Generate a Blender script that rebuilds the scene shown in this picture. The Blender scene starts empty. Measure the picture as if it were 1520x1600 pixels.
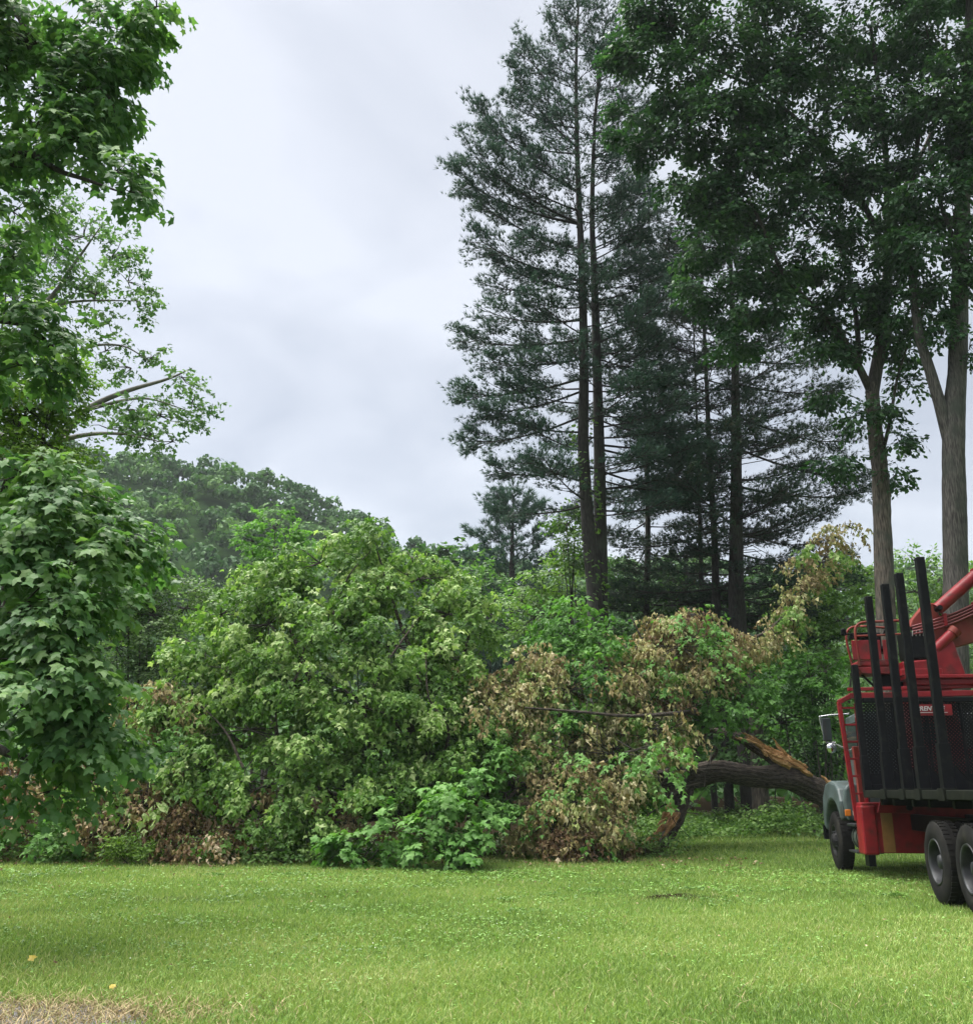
import bpy, bmesh, math, random
import numpy as np
from mathutils import Vector, Matrix

SC = bpy.context.scene
COL = SC.collection
R = math.radians
rng = np.random.default_rng(11)
random.seed(11)

# ------------------------------------------------------------------ camera, sky, sun, exposure
H_CAM, PITCH = 1.47, R(16)
cam_d = bpy.data.cameras.new('camera'); cam = bpy.data.objects.new('camera', cam_d); COL.objects.link(cam)
cam.location = (0, 0, H_CAM); cam.rotation_euler = (R(90) + PITCH, 0, 0)
cam_d.sensor_fit = 'HORIZONTAL'; cam_d.sensor_width = 36; cam_d.lens = 36
cam_d.clip_start = 0.05; cam_d.clip_end = 3000
SC.camera = cam

SUN_EL, SUN_AZ = R(68), R(-70)          # azimuth from +Y towards +X
sv = Vector((math.sin(SUN_AZ) * math.cos(SUN_EL), math.cos(SUN_AZ) * math.cos(SUN_EL), math.sin(SUN_EL)))
W = bpy.data.worlds.new('World'); SC.world = W; W.use_nodes = True
nt = W.node_tree; nt.nodes.clear()
N = nt.nodes.new; L = nt.links.new
out = N('ShaderNodeOutputWorld'); bg = N('ShaderNodeBackground'); bg.inputs[1].default_value = 0.1
sky = N('ShaderNodeTexSky'); sky.sky_type = 'NISHITA'; sky.sun_disc = False
sky.sun_elevation = SUN_EL; sky.sun_rotation = SUN_AZ
tc = N('ShaderNodeTexCoord'); sep = N('ShaderNodeSeparateXYZ'); L(tc.outputs['Generated'], sep.inputs[0])
zz = N('ShaderNodeMath'); zz.operation = 'MAXIMUM'; L(sep.outputs['Z'], zz.inputs[0]); zz.inputs[1].default_value = 0.0
za = N('ShaderNodeMath'); za.operation = 'ADD'; L(zz.outputs[0], za.inputs[0]); za.inputs[1].default_value = 0.32
dx = N('ShaderNodeMath'); dx.operation = 'DIVIDE'; L(sep.outputs['X'], dx.inputs[0]); L(za.outputs[0], dx.inputs[1])
dy = N('ShaderNodeMath'); dy.operation = 'DIVIDE'; L(sep.outputs['Y'], dy.inputs[0]); L(za.outputs[0], dy.inputs[1])
cv = N('ShaderNodeCombineXYZ'); L(dx.outputs[0], cv.inputs[0]); L(dy.outputs[0], cv.inputs[1]); cv.inputs[2].default_value = 3.7
def wnoise(scale, detail, dist, rough=0.5):
    n = N('ShaderNodeTexNoise'); n.inputs['Scale'].default_value = scale; n.inputs['Detail'].default_value = detail
    n.inputs['Distortion'].default_value = dist; n.inputs['Roughness'].default_value = rough
    L(cv.outputs[0], n.inputs['Vector']); return n
n1 = wnoise(1.5, 5, 0.5, 0.45); n2 = wnoise(4.2, 6, 0.5, 0.5)
mx = N('ShaderNodeMix'); mx.data_type = 'FLOAT'; mx.inputs[0].default_value = 0.3
L(n1.outputs['Fac'], mx.inputs[2]); L(n2.outputs['Fac'], mx.inputs[3])
cr = N('ShaderNodeValToRGB'); L(mx.outputs[0], cr.inputs[0])
K = 0.665
cr.color_ramp.elements[0].position = 0.40; cr.color_ramp.elements[0].color = (0.725 * K, 0.74 * K, 0.77 * K, 1)
cr.color_ramp.elements[1].position = 0.60; cr.color_ramp.elements[1].color = (1.185 * K, 1.19 * K, 1.205 * K, 1)
ms = N('ShaderNodeMix'); ms.data_type = 'RGBA'; ms.inputs[0].default_value = 0.94
L(sky.outputs[0], ms.inputs[6]); L(cr.outputs[0], ms.inputs[7]); L(ms.outputs[2], bg.inputs[0]); L(bg.outputs[0], out.inputs[0])

sd = bpy.data.lights.new('sun', 'SUN'); sun = bpy.data.objects.new('sun', sd); COL.objects.link(sun)
sd.energy = 1.5; sd.angle = R(70); sd.color = (1.0, 0.97, 0.92)
sun.rotation_euler = sv.to_track_quat('Z', 'Y').to_euler()
SC.view_settings.view_transform = 'Standard'; SC.view_settings.look = 'None'
SC.view_settings.exposure = 3.28; SC.view_settings.gamma = 1.0; SC.view_settings.use_curve_mapping = False
cy = SC.cycles
cy.max_bounces = 6; cy.diffuse_bounces = 3; cy.glossy_bounces = 2; cy.transmission_bounces = 4; cy.transparent_max_bounces = 4
cy.caustics_reflective = False; cy.caustics_refractive = False; cy.sample_clamp_indirect = 4.0
cy.use_denoising = True

# ------------------------------------------------------------------ pixel of the photograph -> world point at a real distance
CP, SP = math.cos(PITCH), math.sin(PITCH)
def at(u, v, Y):
    x = (u - 760) / 1520; y = -(v - 800) / 1520
    k = Y / (CP - SP * y)
    return np.array([k * x, Y, H_CAM + k * (SP + CP * y)])
def mpp(Y): return Y / 1520 * 1.02
def project(P):
    dz = P[:, 2] - H_CAM; zc = P[:, 1] * CP + dz * SP; up = -P[:, 1] * SP + dz * CP
    return 760 + 1520 * P[:, 0] / zc, 800 - 1520 * up / zc, zc
def gz(x, y):
    y = np.asarray(y, float); x = np.asarray(x, float)
    return 0.04 * np.clip(y - 20, 0, 25) + 0.018 * np.sin(x * .9 + .4 * y) * np.clip((y - 3) / 6, 0, 1) * np.sin(y * .55 + .3)

# ------------------------------------------------------------------ materials
def mat_new(name):
    m = bpy.data.materials.new(name); m.use_nodes = True; t = m.node_tree; t.nodes.clear()
    o = t.nodes.new('ShaderNodeOutputMaterial'); return m, t, o
def leaf_mat(name, stops, trans=0.35, rough=0.48, tcol=None, spec=0.2):
    m, t, o = mat_new(name)
    a = t.nodes.new('ShaderNodeAttribute'); a.attribute_name = 'rnd'
    r = t.nodes.new('ShaderNodeValToRGB'); t.links.new(a.outputs['Fac'], r.inputs[0])
    el = r.color_ramp.elements
    while len(el) < len(stops): el.new(0.5)
    for e, (p, c) in zip(el, stops): e.position = p; e.color = (*c, 1)
    b = t.nodes.new('ShaderNodeBsdfPrincipled'); b.inputs['Roughness'].default_value = rough
    b.inputs['Specular IOR Level'].default_value = spec
    t.links.new(r.outputs[0], b.inputs['Base Color'])
    tr = t.nodes.new('ShaderNodeBsdfTranslucent')
    mm = t.nodes.new('ShaderNodeMix'); mm.data_type = 'RGBA'; mm.blend_type = 'MULTIPLY'; mm.inputs[0].default_value = 1
    t.links.new(r.outputs[0], mm.inputs[6]); mm.inputs[7].default_value = (*(tcol or (1.25, 1.45, 0.7)), 1)
    t.links.new(mm.outputs[2], tr.inputs['Color'])
    x = t.nodes.new('ShaderNodeMixShader'); x.inputs[0].default_value = trans
    t.links.new(b.outputs[0], x.inputs[1]); t.links.new(tr.outputs[0], x.inputs[2]); t.links.new(x.outputs[0], o.inputs[0])
    return m
def noise_mat(name, c1, c2, scale=6, rough=0.6, stretch=(1, 1, 1), bump=0.0, detail=6, metal=0.0, lo=.35, hi=.65, spec=0.4, c3=None, scale3=1.3, coord='Object', lo3=.5, hi3=.7):
    m, t, o = mat_new(name)
    tc = t.nodes.new('ShaderNodeTexCoord'); mp = t.nodes.new('ShaderNodeMapping'); mp.inputs['Scale'].default_value = stretch
    t.links.new(tc.outputs[coord], mp.inputs[0])
    n = t.nodes.new('ShaderNodeTexNoise'); n.inputs['Scale'].default_value = scale; n.inputs['Detail'].default_value = detail
    t.links.new(mp.outputs[0], n.inputs['Vector'])
    r = t.nodes.new('ShaderNodeValToRGB'); t.links.new(n.outputs['Fac'], r.inputs[0])
    r.color_ramp.elements[0].position = lo; r.color_ramp.elements[0].color = (*c1, 1)
    r.color_ramp.elements[1].position = hi; r.color_ramp.elements[1].color = (*c2, 1)
    col = r.outputs[0]
    if c3 is not None:
        n3 = t.nodes.new('ShaderNodeTexNoise'); n3.inputs['Scale'].default_value = scale3; n3.inputs['Detail'].default_value = 5
        t.links.new(tc.outputs[coord], n3.inputs['Vector'])
        r3 = t.nodes.new('ShaderNodeValToRGB'); t.links.new(n3.outputs['Fac'], r3.inputs[0])
        r3.color_ramp.elements[0].position = lo3; r3.color_ramp.elements[0].color = (0, 0, 0, 1)
        r3.color_ramp.elements[1].position = hi3; r3.color_ramp.elements[1].color = (1, 1, 1, 1)
        mm = t.nodes.new('ShaderNodeMix'); mm.data_type = 'RGBA'
        t.links.new(r3.outputs[0], mm.inputs[0]); t.links.new(col, mm.inputs[6]); mm.inputs[7].default_value = (*c3, 1)
        col = mm.outputs[2]
    b = t.nodes.new('ShaderNodeBsdfPrincipled'); b.inputs['Roughness'].default_value = rough; b.inputs['Metallic'].default_value = metal
    b.inputs['Specular IOR Level'].default_value = spec
    t.links.new(col, b.inputs['Base Color'])
    if bump:
        bp = t.nodes.new('ShaderNodeBump'); bp.inputs['Strength'].default_value = bump; bp.inputs['Distance'].default_value = 0.03
        t.links.new(n.outputs['Fac'], bp.inputs['Height']); t.links.new(bp.outputs[0], b.inputs['Normal'])
    t.links.new(b.outputs[0], o.inputs[0])
    return m

M = {}
M['maple'] = leaf_mat('maple_leaf', [(0, (.056, .134, .045)), (.5, (.102, .21, .068)), (1, (.17, .285, .09))], spec=.38)
M['maple_yellow'] = leaf_mat('yellow_green_leaf', [(0, (.07, .14, .022)), (.5, (.125, .22, .036)), (1, (.20, .30, .06))])
M['heap'] = leaf_mat('drooping_maple_leaf', [(0, (.055, .125, .026)), (.45, (.112, .215, .042)), (.8, (.205, .325, .085)), (1, (.36, .45, .20))], trans=.33)
M['fresh'] = leaf_mat('fresh_maple_leaf', [(0, (.06, .15, .03)), (.5, (.10, .23, .05)), (1, (.17, .32, .09))])
M['wilt'] = leaf_mat('wilted_leaf', [(0, (.14, .11, .055)), (.25, (.31, .25, .125)), (.5, (.34, .32, .14)), (.8, (.21, .27, .08)), (1, (.52, .47, .29))], trans=.22, tcol=(1.2, 1.0, .7), rough=.6)
M['wilt_brown'] = leaf_mat('brown_leaf', [(0, (.10, .06, .035)), (.4, (.20, .13, .07)), (.7, (.20, .19, .07)), (.9, (.36, .26, .15)), (1, (.55, .46, .32))], trans=.18, tcol=(1.2, 1.0, .7), rough=.65)
M['hickory'] = leaf_mat('hickory_leaf', [(0, (.022, .06, .027)), (.5, (.037, .09, .038)), (1, (.07, .142, .056))], trans=.28)
M['poplar'] = leaf_mat('pale_leaf', [(0, (.055, .12, .05)), (.5, (.09, .17, .07)), (1, (.14, .23, .10))], trans=.35)
M['shrub'] = leaf_mat('shrub_leaf', [(0, (.06, .13, .03)), (.5, (.10, .19, .045)), (1, (.16, .26, .07))])
M['ash'] = leaf_mat('soft_green_leaf', [(0, (.06, .12, .045)), (.5, (.10, .175, .065)), (1, (.15, .24, .085))])
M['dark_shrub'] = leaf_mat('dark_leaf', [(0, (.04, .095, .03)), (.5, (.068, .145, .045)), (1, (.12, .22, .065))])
M['hill'] = leaf_mat('hill_leaf', [(0, (.026, .075, .022)), (.5, (.05, .12, .034)), (1, (.10, .19, .05))], trans=.2, rough=.7)
M['needle'] = leaf_mat('pine_needle', [(0, (.024, .06, .044)), (.5, (.04, .088, .062)), (1, (.075, .132, .09))], trans=.2, rough=.55, tcol=(1.1, 1.2, .9))
M['needle_dark'] = leaf_mat('dark_pine_needle', [(0, (.016, .04, .026)), (.55, (.027, .06, .036)), (.85, (.045, .075, .04)), (1, (.07, .07, .04))], trans=.15, rough=.6, tcol=(1.1, 1.2, .9))
M['grass'] = leaf_mat('grass_blade', [(0, (.085, .145, .035)), (.35, (.18, .27, .064)), (.7, (.265, .345, .095)), (.9, (.33, .385, .14)), (1, (.42, .37, .20))], trans=.35, rough=.5, tcol=(1.15, 1.25, .8))
M['clover'] = leaf_mat('clover_leaf', [(0, (.09, .20, .035)), (.6, (.16, .30, .06)), (1, (.24, .38, .12))], trans=.25)
M['weed'] = leaf_mat('weed_leaf', [(0, (.06, .12, .03)), (.5, (.11, .20, .045)), (1, (.19, .29, .08))], trans=.25)
M['straw'] = leaf_mat('straw', [(0, (.22, .16, .08)), (.6, (.40, .32, .19)), (1, (.25, .27, .09))], trans=.15, tcol=(1, 1, .8), rough=.7)
M['flower'] = leaf_mat('clover_flower', [(0, (.6, .62, .52)), (1, (.8, .8, .74))], trans=.2, tcol=(1, 1, 1))
M['yellow'] = leaf_mat('yellow_leaf', [(0, (.35, .27, .04)), (1, (.42, .34, .07))], trans=.2, tcol=(1, 1, .6))
M['bark'] = noise_mat('bark', (.02, .017, .014), (.06, .052, .044), 9, .85, (3.2, 3.2, .55), .9)
M['bark_pale'] = noise_mat('pale_bark', (.026, .021, .017), (.125, .105, .085), 7, .9, (4, 4, .6), 1.0, c3=(.05, .055, .045), scale3=2, lo3=.5, hi3=.7)
M['bark_grey'] = noise_mat('grey_bark', (.016, .015, .014), (.085, .078, .07), 8, .9, (4.5, 4.5, .5), 1.0, c3=(.03, .036, .028), scale3=1.6, lo3=.5, hi3=.72)
M['bark_pine'] = noise_mat('pine_bark', (.012, .011, .01), (.04, .037, .033), 8, .9, (3, 3, .6), .8, c3=(.05, .058, .04), scale3=1.1, lo3=.55, hi3=.75)
M['bark_dark'] = noise_mat('dark_bark', (.006, .005, .0045), (.095, .075, .06), 8, .95, (.8, 6, 6), 1.0, c3=(.07, .055, .042), scale3=1.6, lo3=.58, hi3=.8)
M['twig'] = noise_mat('twig', (.016, .013, .010), (.04, .033, .026), 10, .8)
M['twig_pale'] = noise_mat('pale_twig', (.09, .085, .072), (.17, .16, .14), 5, .8)
M['wood'] = noise_mat('torn_wood', (.30, .13, .045), (.60, .37, .17), 9, .7, (1, 6, 6), .6, c3=(.10, .045, .02), scale3=5, lo3=.56, hi3=.74)
M['gravel'] = noise_mat('gravel', (.06, .06, .062), (.16, .155, .15), 40, .9, bump=.4)
M['stone'] = noise_mat('stone', (.08, .08, .08), (.2, .19, .18), 9, .85)

def ground_mat():
    m, t, o = mat_new('ground')
    tc = t.nodes.new('ShaderNodeTexCoord')
    def noi(s, d=5):
        n = t.nodes.new('ShaderNodeTexNoise'); n.inputs['Scale'].default_value = s; n.inputs['Detail'].default_value = d
        t.links.new(tc.outputs['Object'], n.inputs['Vector']); return n
    def ramp(src, a, b, ca, cb):
        r = t.nodes.new('ShaderNodeValToRGB'); t.links.new(src, r.inputs[0])
        r.color_ramp.elements[0].position = a; r.color_ramp.elements[0].color = (*ca, 1)
        r.color_ramp.elements[1].position = b; r.color_ramp.elements[1].color = (*cb, 1); return r
    g = ramp(noi(9, 8).outputs['Fac'], .3, .7, (.045, .085, .02), (.085, .145, .036))
    s = ramp(noi(25, 6).outputs['Fac'], .3, .7, (.007, .006, .0035), (.022, .017, .010))
    k = ramp(noi(1.4, 6).outputs['Fac'], .56, .72, (0, 0, 0), (1, 1, 1))
    a = t.nodes.new('ShaderNodeAttribute'); a.attribute_name = 'bare'
    ad = t.nodes.new('ShaderNodeMath'); ad.operation = 'MULTIPLY_ADD'; t.links.new(k.outputs[0], ad.inputs[0]); ad.inputs[1].default_value = .3
    t.links.new(a.outputs['Fac'], ad.inputs[2]); ad.use_clamp = True
    x = t.nodes.new('ShaderNodeMix'); x.data_type = 'RGBA'
    t.links.new(ad.outputs[0], x.inputs[0]); t.links.new(g.outputs[0], x.inputs[6]); t.links.new(s.outputs[0], x.inputs[7])
    b = t.nodes.new('ShaderNodeBsdfPrincipled'); b.inputs['Roughness'].default_value = .95; b.inputs['Specular IOR Level'].default_value = .0
    t.links.new(x.outputs[2], b.inputs['Base Color']); t.links.new(b.outputs[0], o.inputs[0])
    return m
M['ground'] = ground_mat()
M['floor'] = noise_mat('forest_floor', (.010, .024, .008), (.024, .05, .014), .6, .95, spec=0.0)
# vehicle
M['red'] = noise_mat('red_paint', (.135, .005, .009), (.20, .012, .016), 5, .45, spec=.25, c3=(.055, .014, .011), scale3=4.5, lo3=.52, hi3=.72, bump=.05)
M['red_rust'] = noise_mat('faded_red_paint', (.13, .016, .014), (.18, .034, .024), 6, .55, spec=.2, c3=(.08, .022, .014), scale3=3, lo3=.48, hi3=.72)
M['black'] = noise_mat('black_paint', (.0012, .0016, .0024), (.003, .0036, .005), 6, .5, c3=(.013, .0135, .012), scale3=9, lo3=.56, hi3=.74, spec=.12, bump=.06)
M['grime'] = noise_mat('grimy_black_paint', (.005, .006, .0045), (.010, .012, .009), 4, .7, spec=.06, c3=(.016, .018, .012), scale3=6, lo3=.55, hi3=.75)
M['teal'] = noise_mat('grey_green_paint', (.035, .052, .052), (.075, .10, .102), 3, .45, c3=(.03, .032, .022), scale3=3.5, lo3=.52, hi3=.75)
M['tyre'] = noise_mat('tyre_rubber', (.006, .006, .006), (.012, .012, .0115), 8, .85, spec=.1, c3=(.024, .023, .019), scale3=5, lo3=.5, hi3=.8)
M['rim'] = noise_mat('steel_rim', (.008, .009, .010), (.035, .037, .042), 6, .45, metal=.2, spec=.3)
M['rim_black'] = noise_mat('black_rim', (.005, .005, .006), (.012, .012, .013), 6, .5, spec=.2)
M['chrome'] = noise_mat('chrome', (.55, .56, .58), (.7, .7, .72), 4, .15, metal=1.0)
M['glass'] = noise_mat('dark_glass', (.02, .028, .03), (.03, .04, .042), 2, .06, spec=.8)
M['orange'] = noise_mat('orange_lens', (.45, .12, .015), (.5, .16, .025), 8, .25)
M['lens'] = noise_mat('white_lens', (.35, .33, .28), (.42, .4, .34), 8, .25)
M['tan'] = noise_mat('tan_tape', (.17, .08, .022), (.21, .1, .03), 7, .5)
M['letter'] = noise_mat('white_letters', (.35, .35, .35), (.45, .45, .45), 8, .5)
M['tank'] = noise_mat('tank_paint', (.03, .04, .033), (.055, .065, .055), 5, .5)
M['hose'] = noise_mat('red_hose', (.1, .014, .018), (.14, .024, .026), 8, .4)

# ------------------------------------------------------------------ objects
def link(o, parent=None):
    COL.objects.link(o)
    if parent is not None: o.parent = parent
    return o
def thing(name, label, cat, loc=(0, 0, 0), rz=0.0, group=None):
    o = bpy.data.objects.new(name, None); o.location = loc; o.rotation_euler = (0, 0, rz); o.empty_display_size = .3
    o['label'] = label; o['category'] = cat
    if group: o['group'] = group
    return link(o)
class MB:
    def __init__(s): s.V = []; s.F = []; s.n = 0; s.Rn = []
    def add(s, V, F, rnd=0.5):
        V = np.asarray(V, np.float32).reshape(-1, 3); F = np.asarray(F, np.int64)
        s.V.append(V); s.F.append(F + s.n); s.n += len(V)
        s.Rn.append(np.full(len(V), rnd, np.float32) if np.isscalar(rnd) else np.asarray(rnd, np.float32))
    def build(s, name, mat, parent=None, smooth=False, kind=None, label=None, origin=(0, 0, 0), bevel=0):
        V = np.concatenate(s.V) - np.asarray(origin, np.float32); rn = np.concatenate(s.Rn)
        me = bpy.data.meshes.new(name)
        tot = [np.full(len(f), f.shape[1], np.int32) for f in s.F if len(f)]
        loops = np.concatenate([f.reshape(-1) for f in s.F if len(f)]).astype(np.int32); tot = np.concatenate(tot)
        st = np.concatenate([[0], np.cumsum(tot)[:-1]]).astype(np.int32)
        me.vertices.add(len(V)); me.vertices.foreach_set('co', V.astype(np.float32).ravel())
        me.loops.add(len(loops)); me.loops.foreach_set('vertex_index', loops)
        me.polygons.add(len(tot)); me.polygons.foreach_set('loop_start', st); me.polygons.foreach_set('loop_total', tot)
        me.update(calc_edges=True)
        me.polygons.foreach_set('use_smooth', np.full(len(tot), smooth))
        a = me.attributes.new('rnd', 'FLOAT', 'POINT'); a.data.foreach_set('value', rn)
        me.materials.append(mat); me.update()
        o = bpy.data.objects.new(name, me); link(o, parent)
        if kind: o['kind'] = kind
        if label: o['label'] = label
        if bevel:
            b = o.modifiers.new('bevel', 'BEVEL'); b.width = bevel; b.segments = 2; b.limit_method = 'ANGLE'
        return o
def norm(v): return v / np.maximum(np.linalg.norm(v, axis=-1, keepdims=True), 1e-9)
def noise1(x, seed=0):
    return (np.sin(x * 1.0 + seed) + .5 * np.sin(x * 2.3 + seed * 1.7) + .25 * np.sin(x * 5.1 + seed * 2.9)) / 1.75
def spline(P, n):
    P = np.asarray(P, float); m = len(P)
    if m < 3: return P[0] + (P[-1] - P[0]) * np.linspace(0, 1, n)[:, None]
    Q = np.vstack([2 * P[0] - P[1], P, 2 * P[-1] - P[-2]]); o = []
    for t in np.linspace(0, m - 1 - 1e-6, n):
        i = int(t); f = t - i; a, b, c, d = Q[i], Q[i + 1], Q[i + 2], Q[i + 3]
        o.append(.5 * (2 * b + (c - a) * f + (2 * a - 5 * b + 4 * c - d) * f * f + (3 * b - a - 3 * c + d) * f ** 3))
    return np.array(o)
def tube(mb, P, rad, seg=6, n=None, rough=0.0, ridges=0, cap=True, rnd=.5):
    P = np.asarray(P, float); rad = np.asarray(rad, float)
    if n: 
        rad = np.interp(np.linspace(0, 1, n), np.linspace(0, 1, len(rad)), rad); P = spline(P, n)
    k = len(P); T = norm(np.gradient(P, axis=0))
    ref = np.array([0, 0, 1.]) if abs(T[0, 2]) < .8 else np.array([1., 0, 0])
    A = norm(np.cross(T, ref)); B = np.cross(T, A)
    th = np.linspace(0, 2 * math.pi, seg, endpoint=False)
    rr = rad[:, None] * np.ones(seg)[None]
    if rough:
        s = rng.random() * 50
        for j in range(k):
            rr[j] *= 1 + rough * (np.sin(th * 3 + s + j * .21) * .45 + .45 * np.sin(th * (ridges or 5) + 1.1 * np.sin(j * .33 + s)) + .5 * (rng.random(seg) - .5))
    V = P[:, None] + rr[..., None] * (np.cos(th)[None, :, None] * A[:, None] + np.sin(th)[None, :, None] * B[:, None])
    i = np.arange(k - 1)[:, None] * seg; j = np.arange(seg)[None]; j2 = (j + 1) % seg
    F = np.stack([i + j, i + j2, i + seg + j2, i + seg + j], -1).reshape(-1, 4)
    mb.add(V.reshape(-1, 3), F, rnd)
    if cap:
        mb.add(np.vstack([V[-1], P[-1] + T[-1] * rad[-1] * .3]), [[a, (a + 1) % seg, seg] for a in range(seg)], rnd)
        mb.add(np.vstack([V[0], P[0]]), [[(a + 1) % seg, a, seg] for a in range(seg)], rnd)
    return P

# ------------------------------------------------------------------ leaves
def proto(V, F): return np.array(V, float), np.array(F)
_h = [(0, 0, 0), (.30, -.05, -.05), (.31, .2, -.03), (.55, .47, -.13), (.23, .57, -.03), (0, 1, -.16), (-.23, .57, -.03), (-.55, .47, -.13), (-.31, .2, -.03), (-.30, -.05, -.05), (0, .34, .04)]
LEAF_MAPLE = proto(_h, [[i, (i + 1) % 10, 10] for i in range(10)])
LEAF_MAPLE_SMALL = proto([(0, 0, 0), (.5, .36, -.14), (.19, .54, -.0), (0, 1, -.16), (-.19, .54, -.0), (-.5, .36, -.14)], [[0, 1, 2], [0, 2, 3], [0, 3, 4], [0, 4, 5]])
LEAF_WILT = proto([(0, 0, 0), (.36, .3, -.2), (.12, .52, .02), (.05, 1, -.14), (-.15, .5, .06), (-.32, .42, -.26)], [[0, 1, 2], [0, 2, 3], [0, 3, 4], [0, 4, 5]])
LEAF_OVAL = proto([(0, 0, 0), (.28, .5, -.06), (0, 1, -.1), (-.28, .5, -.06)], [[0, 1, 2], [0, 2, 3]])
LEAF_ROUND = proto([(0, 0, 0), (.36, .3, -.04), (.28, .75, -.05), (-.28, .75, -.05), (-.36, .3, -.04)], [[0, 1, 2], [0, 2, 3], [0, 3, 4]])
LEAF_CLUMP = proto([(-.5, .05, 0), (.05, -.1, .1), (.55, .2, -.05), (.2, .95, .05), (-.45, .7, -.1)], [[0, 1, 2], [0, 2, 3], [0, 3, 4]])
def _tuft(n, seed, wd=.05):
    r = np.random.default_rng(seed); V = []; F = []
    for i in range(n):
        a = 2 * math.pi * i / n + r.random() * .5; sp = .25 + .55 * r.random()
        d = norm(np.array([math.cos(a) * sp, 1, math.sin(a) * sp])); s = norm(np.cross(d, r.normal(size=3))) * wd
        l = .75 + .4 * r.random(); b = len(V)
        V += [-s, s, d * l]; F.append([b, b + 1, b + 2])
    return np.array(V), np.array(F)
TUFT = _tuft(6, 3, .06)

def leaves_of(P, D, Nn, size, pr):
    X = norm(np.cross(D, Nn)); Z = np.cross(X, D)
    V, F = pr; n = len(P)
    W_ = P[:, None] + size[:, None, None] * (V[None, :, 0:1] * X[:, None] + V[None, :, 1:2] * D[:, None] + V[None, :, 2:3] * Z[:, None])
    return W_
class Leaves:
    def __init__(s): s.P = []; s.D = []; s.N = []; s.S = []; s.C = []
    def add(s, P, D, Nn, S, C): s.P.append(P); s.D.append(norm(D)); s.N.append(norm(Nn)); s.S.append(S); s.C.append(C)
    def cat(s): s.P, s.D, s.N, s.S, s.C = ([np.concatenate(a)] for a in (s.P, s.D, s.N, s.S, s.C))
    def count(s): return sum(len(p) for p in s.P)
    def build(s, name, pr, mat, parent, label=None, kind='stuff', single=0, origin=(0, 0, 0), single_name='leaf'):
        s.cat(); P, D, Nn, S, C = s.P[0], s.D[0], s.N[0], s.S[0], s.C[0]
        keep = np.ones(len(P), bool)
        if single:
            u, v, zc = project(P); ins = (u > 4) & (u < 1516) & (v > 4) & (v < 1596)
            idx = np.where(ins)[0]; idx = idx[np.argsort(zc[idx] / S[idx])][:single]; keep[idx] = False
            mes = []
            for k in range(6):
                b = MB(); b.add(pr[0], pr[1], (k + .5) / 6); ob = b.build(single_name, mat); mes.append(ob.data); bpy.data.objects.remove(ob)
            X = norm(np.cross(D, Nn)); Z = np.cross(X, D); og = Vector(origin)
            for i in idx:
                o = bpy.data.objects.new(single_name, mes[min(5, max(0, int(C[i] * 6)))])
                m3 = Matrix((X[i], D[i], Z[i])).transposed()
                o.matrix_local = Matrix.Translation(Vector(P[i]) - og) @ m3.to_4x4() @ Matrix.Scale(float(S[i]), 4)
                link(o, parent)
        P, D, Nn, S, C = P[keep], D[keep], Nn[keep], S[keep], C[keep]
        n, k = len(P), len(pr[0])
        V = leaves_of(P, D, Nn, S, pr).reshape(-1, 3)
        F = (pr[1][None] + (np.arange(n) * k)[:, None, None]).reshape(-1, pr[1].shape[1])
        b = MB(); b.add(V, F, np.repeat(C, k)); return b.build(name, mat, parent, kind=kind, label=label, origin=origin)

UP = np.array([0, 0, 1.])
def sprig_leaves(lv, O, D, length, per, size, droop=.3, flat=.8, jit=.35, tint=None, tv=.22, updir=UP, hang=False):
    n = len(O)
    if n == 0: return
    D = norm(D); Sd = norm(np.cross(D, UP) + 1e-4)
    t = (np.arange(per)[None] + rng.random((n, per))) / per
    side = np.where(np.arange(per) % 2 == 0, 1., -1.)[None] * np.ones((n, 1))
    sz = size * (.5 + .85 * rng.random((n, per)) ** .9)
    ln = np.asarray(length).reshape(-1, 1) if np.ndim(length) else length
    sag = -droop * .35 * (t ** 2) * ln
    P = O[:, None] + D[:, None] * (t * ln)[..., None] + Sd[:, None] * (side * sz * .25)[..., None]
    P[..., 2] += sag
    P += rng.normal(size=P.shape) * size * .18
    if hang:
        LD = D[:, None] * .25 + Sd[:, None] * (side * .3)[..., None] + rng.normal(size=P.shape) * jit; LD[..., 2] -= 1.0
        NN = rng.normal(size=P.shape) * .7 + D[:, None]
    else:
        LD = D[:, None] * .7 + Sd[:, None] * (side * .75)[..., None] + rng.normal(size=P.shape) * jit; LD[..., 2] -= droop
        NN = updir * flat + D[:, None] * .35 + rng.normal(size=P.shape) * jit
    tint = rng.random(n) if tint is None else tint
    C = np.clip(tint[:, None] + rng.normal(size=(n, per)) * tv, 0, 1)
    lv.add(P.reshape(-1, 3), LD.reshape(-1, 3), NN.reshape(-1, 3), sz.ravel(), C.ravel())
def sphere_dirs(n, zmin=-.75):
    v = norm(rng.normal(size=(n * 4 + 40, 3))); v = v[v[:, 2] > zmin]; return v[:n]
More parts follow.
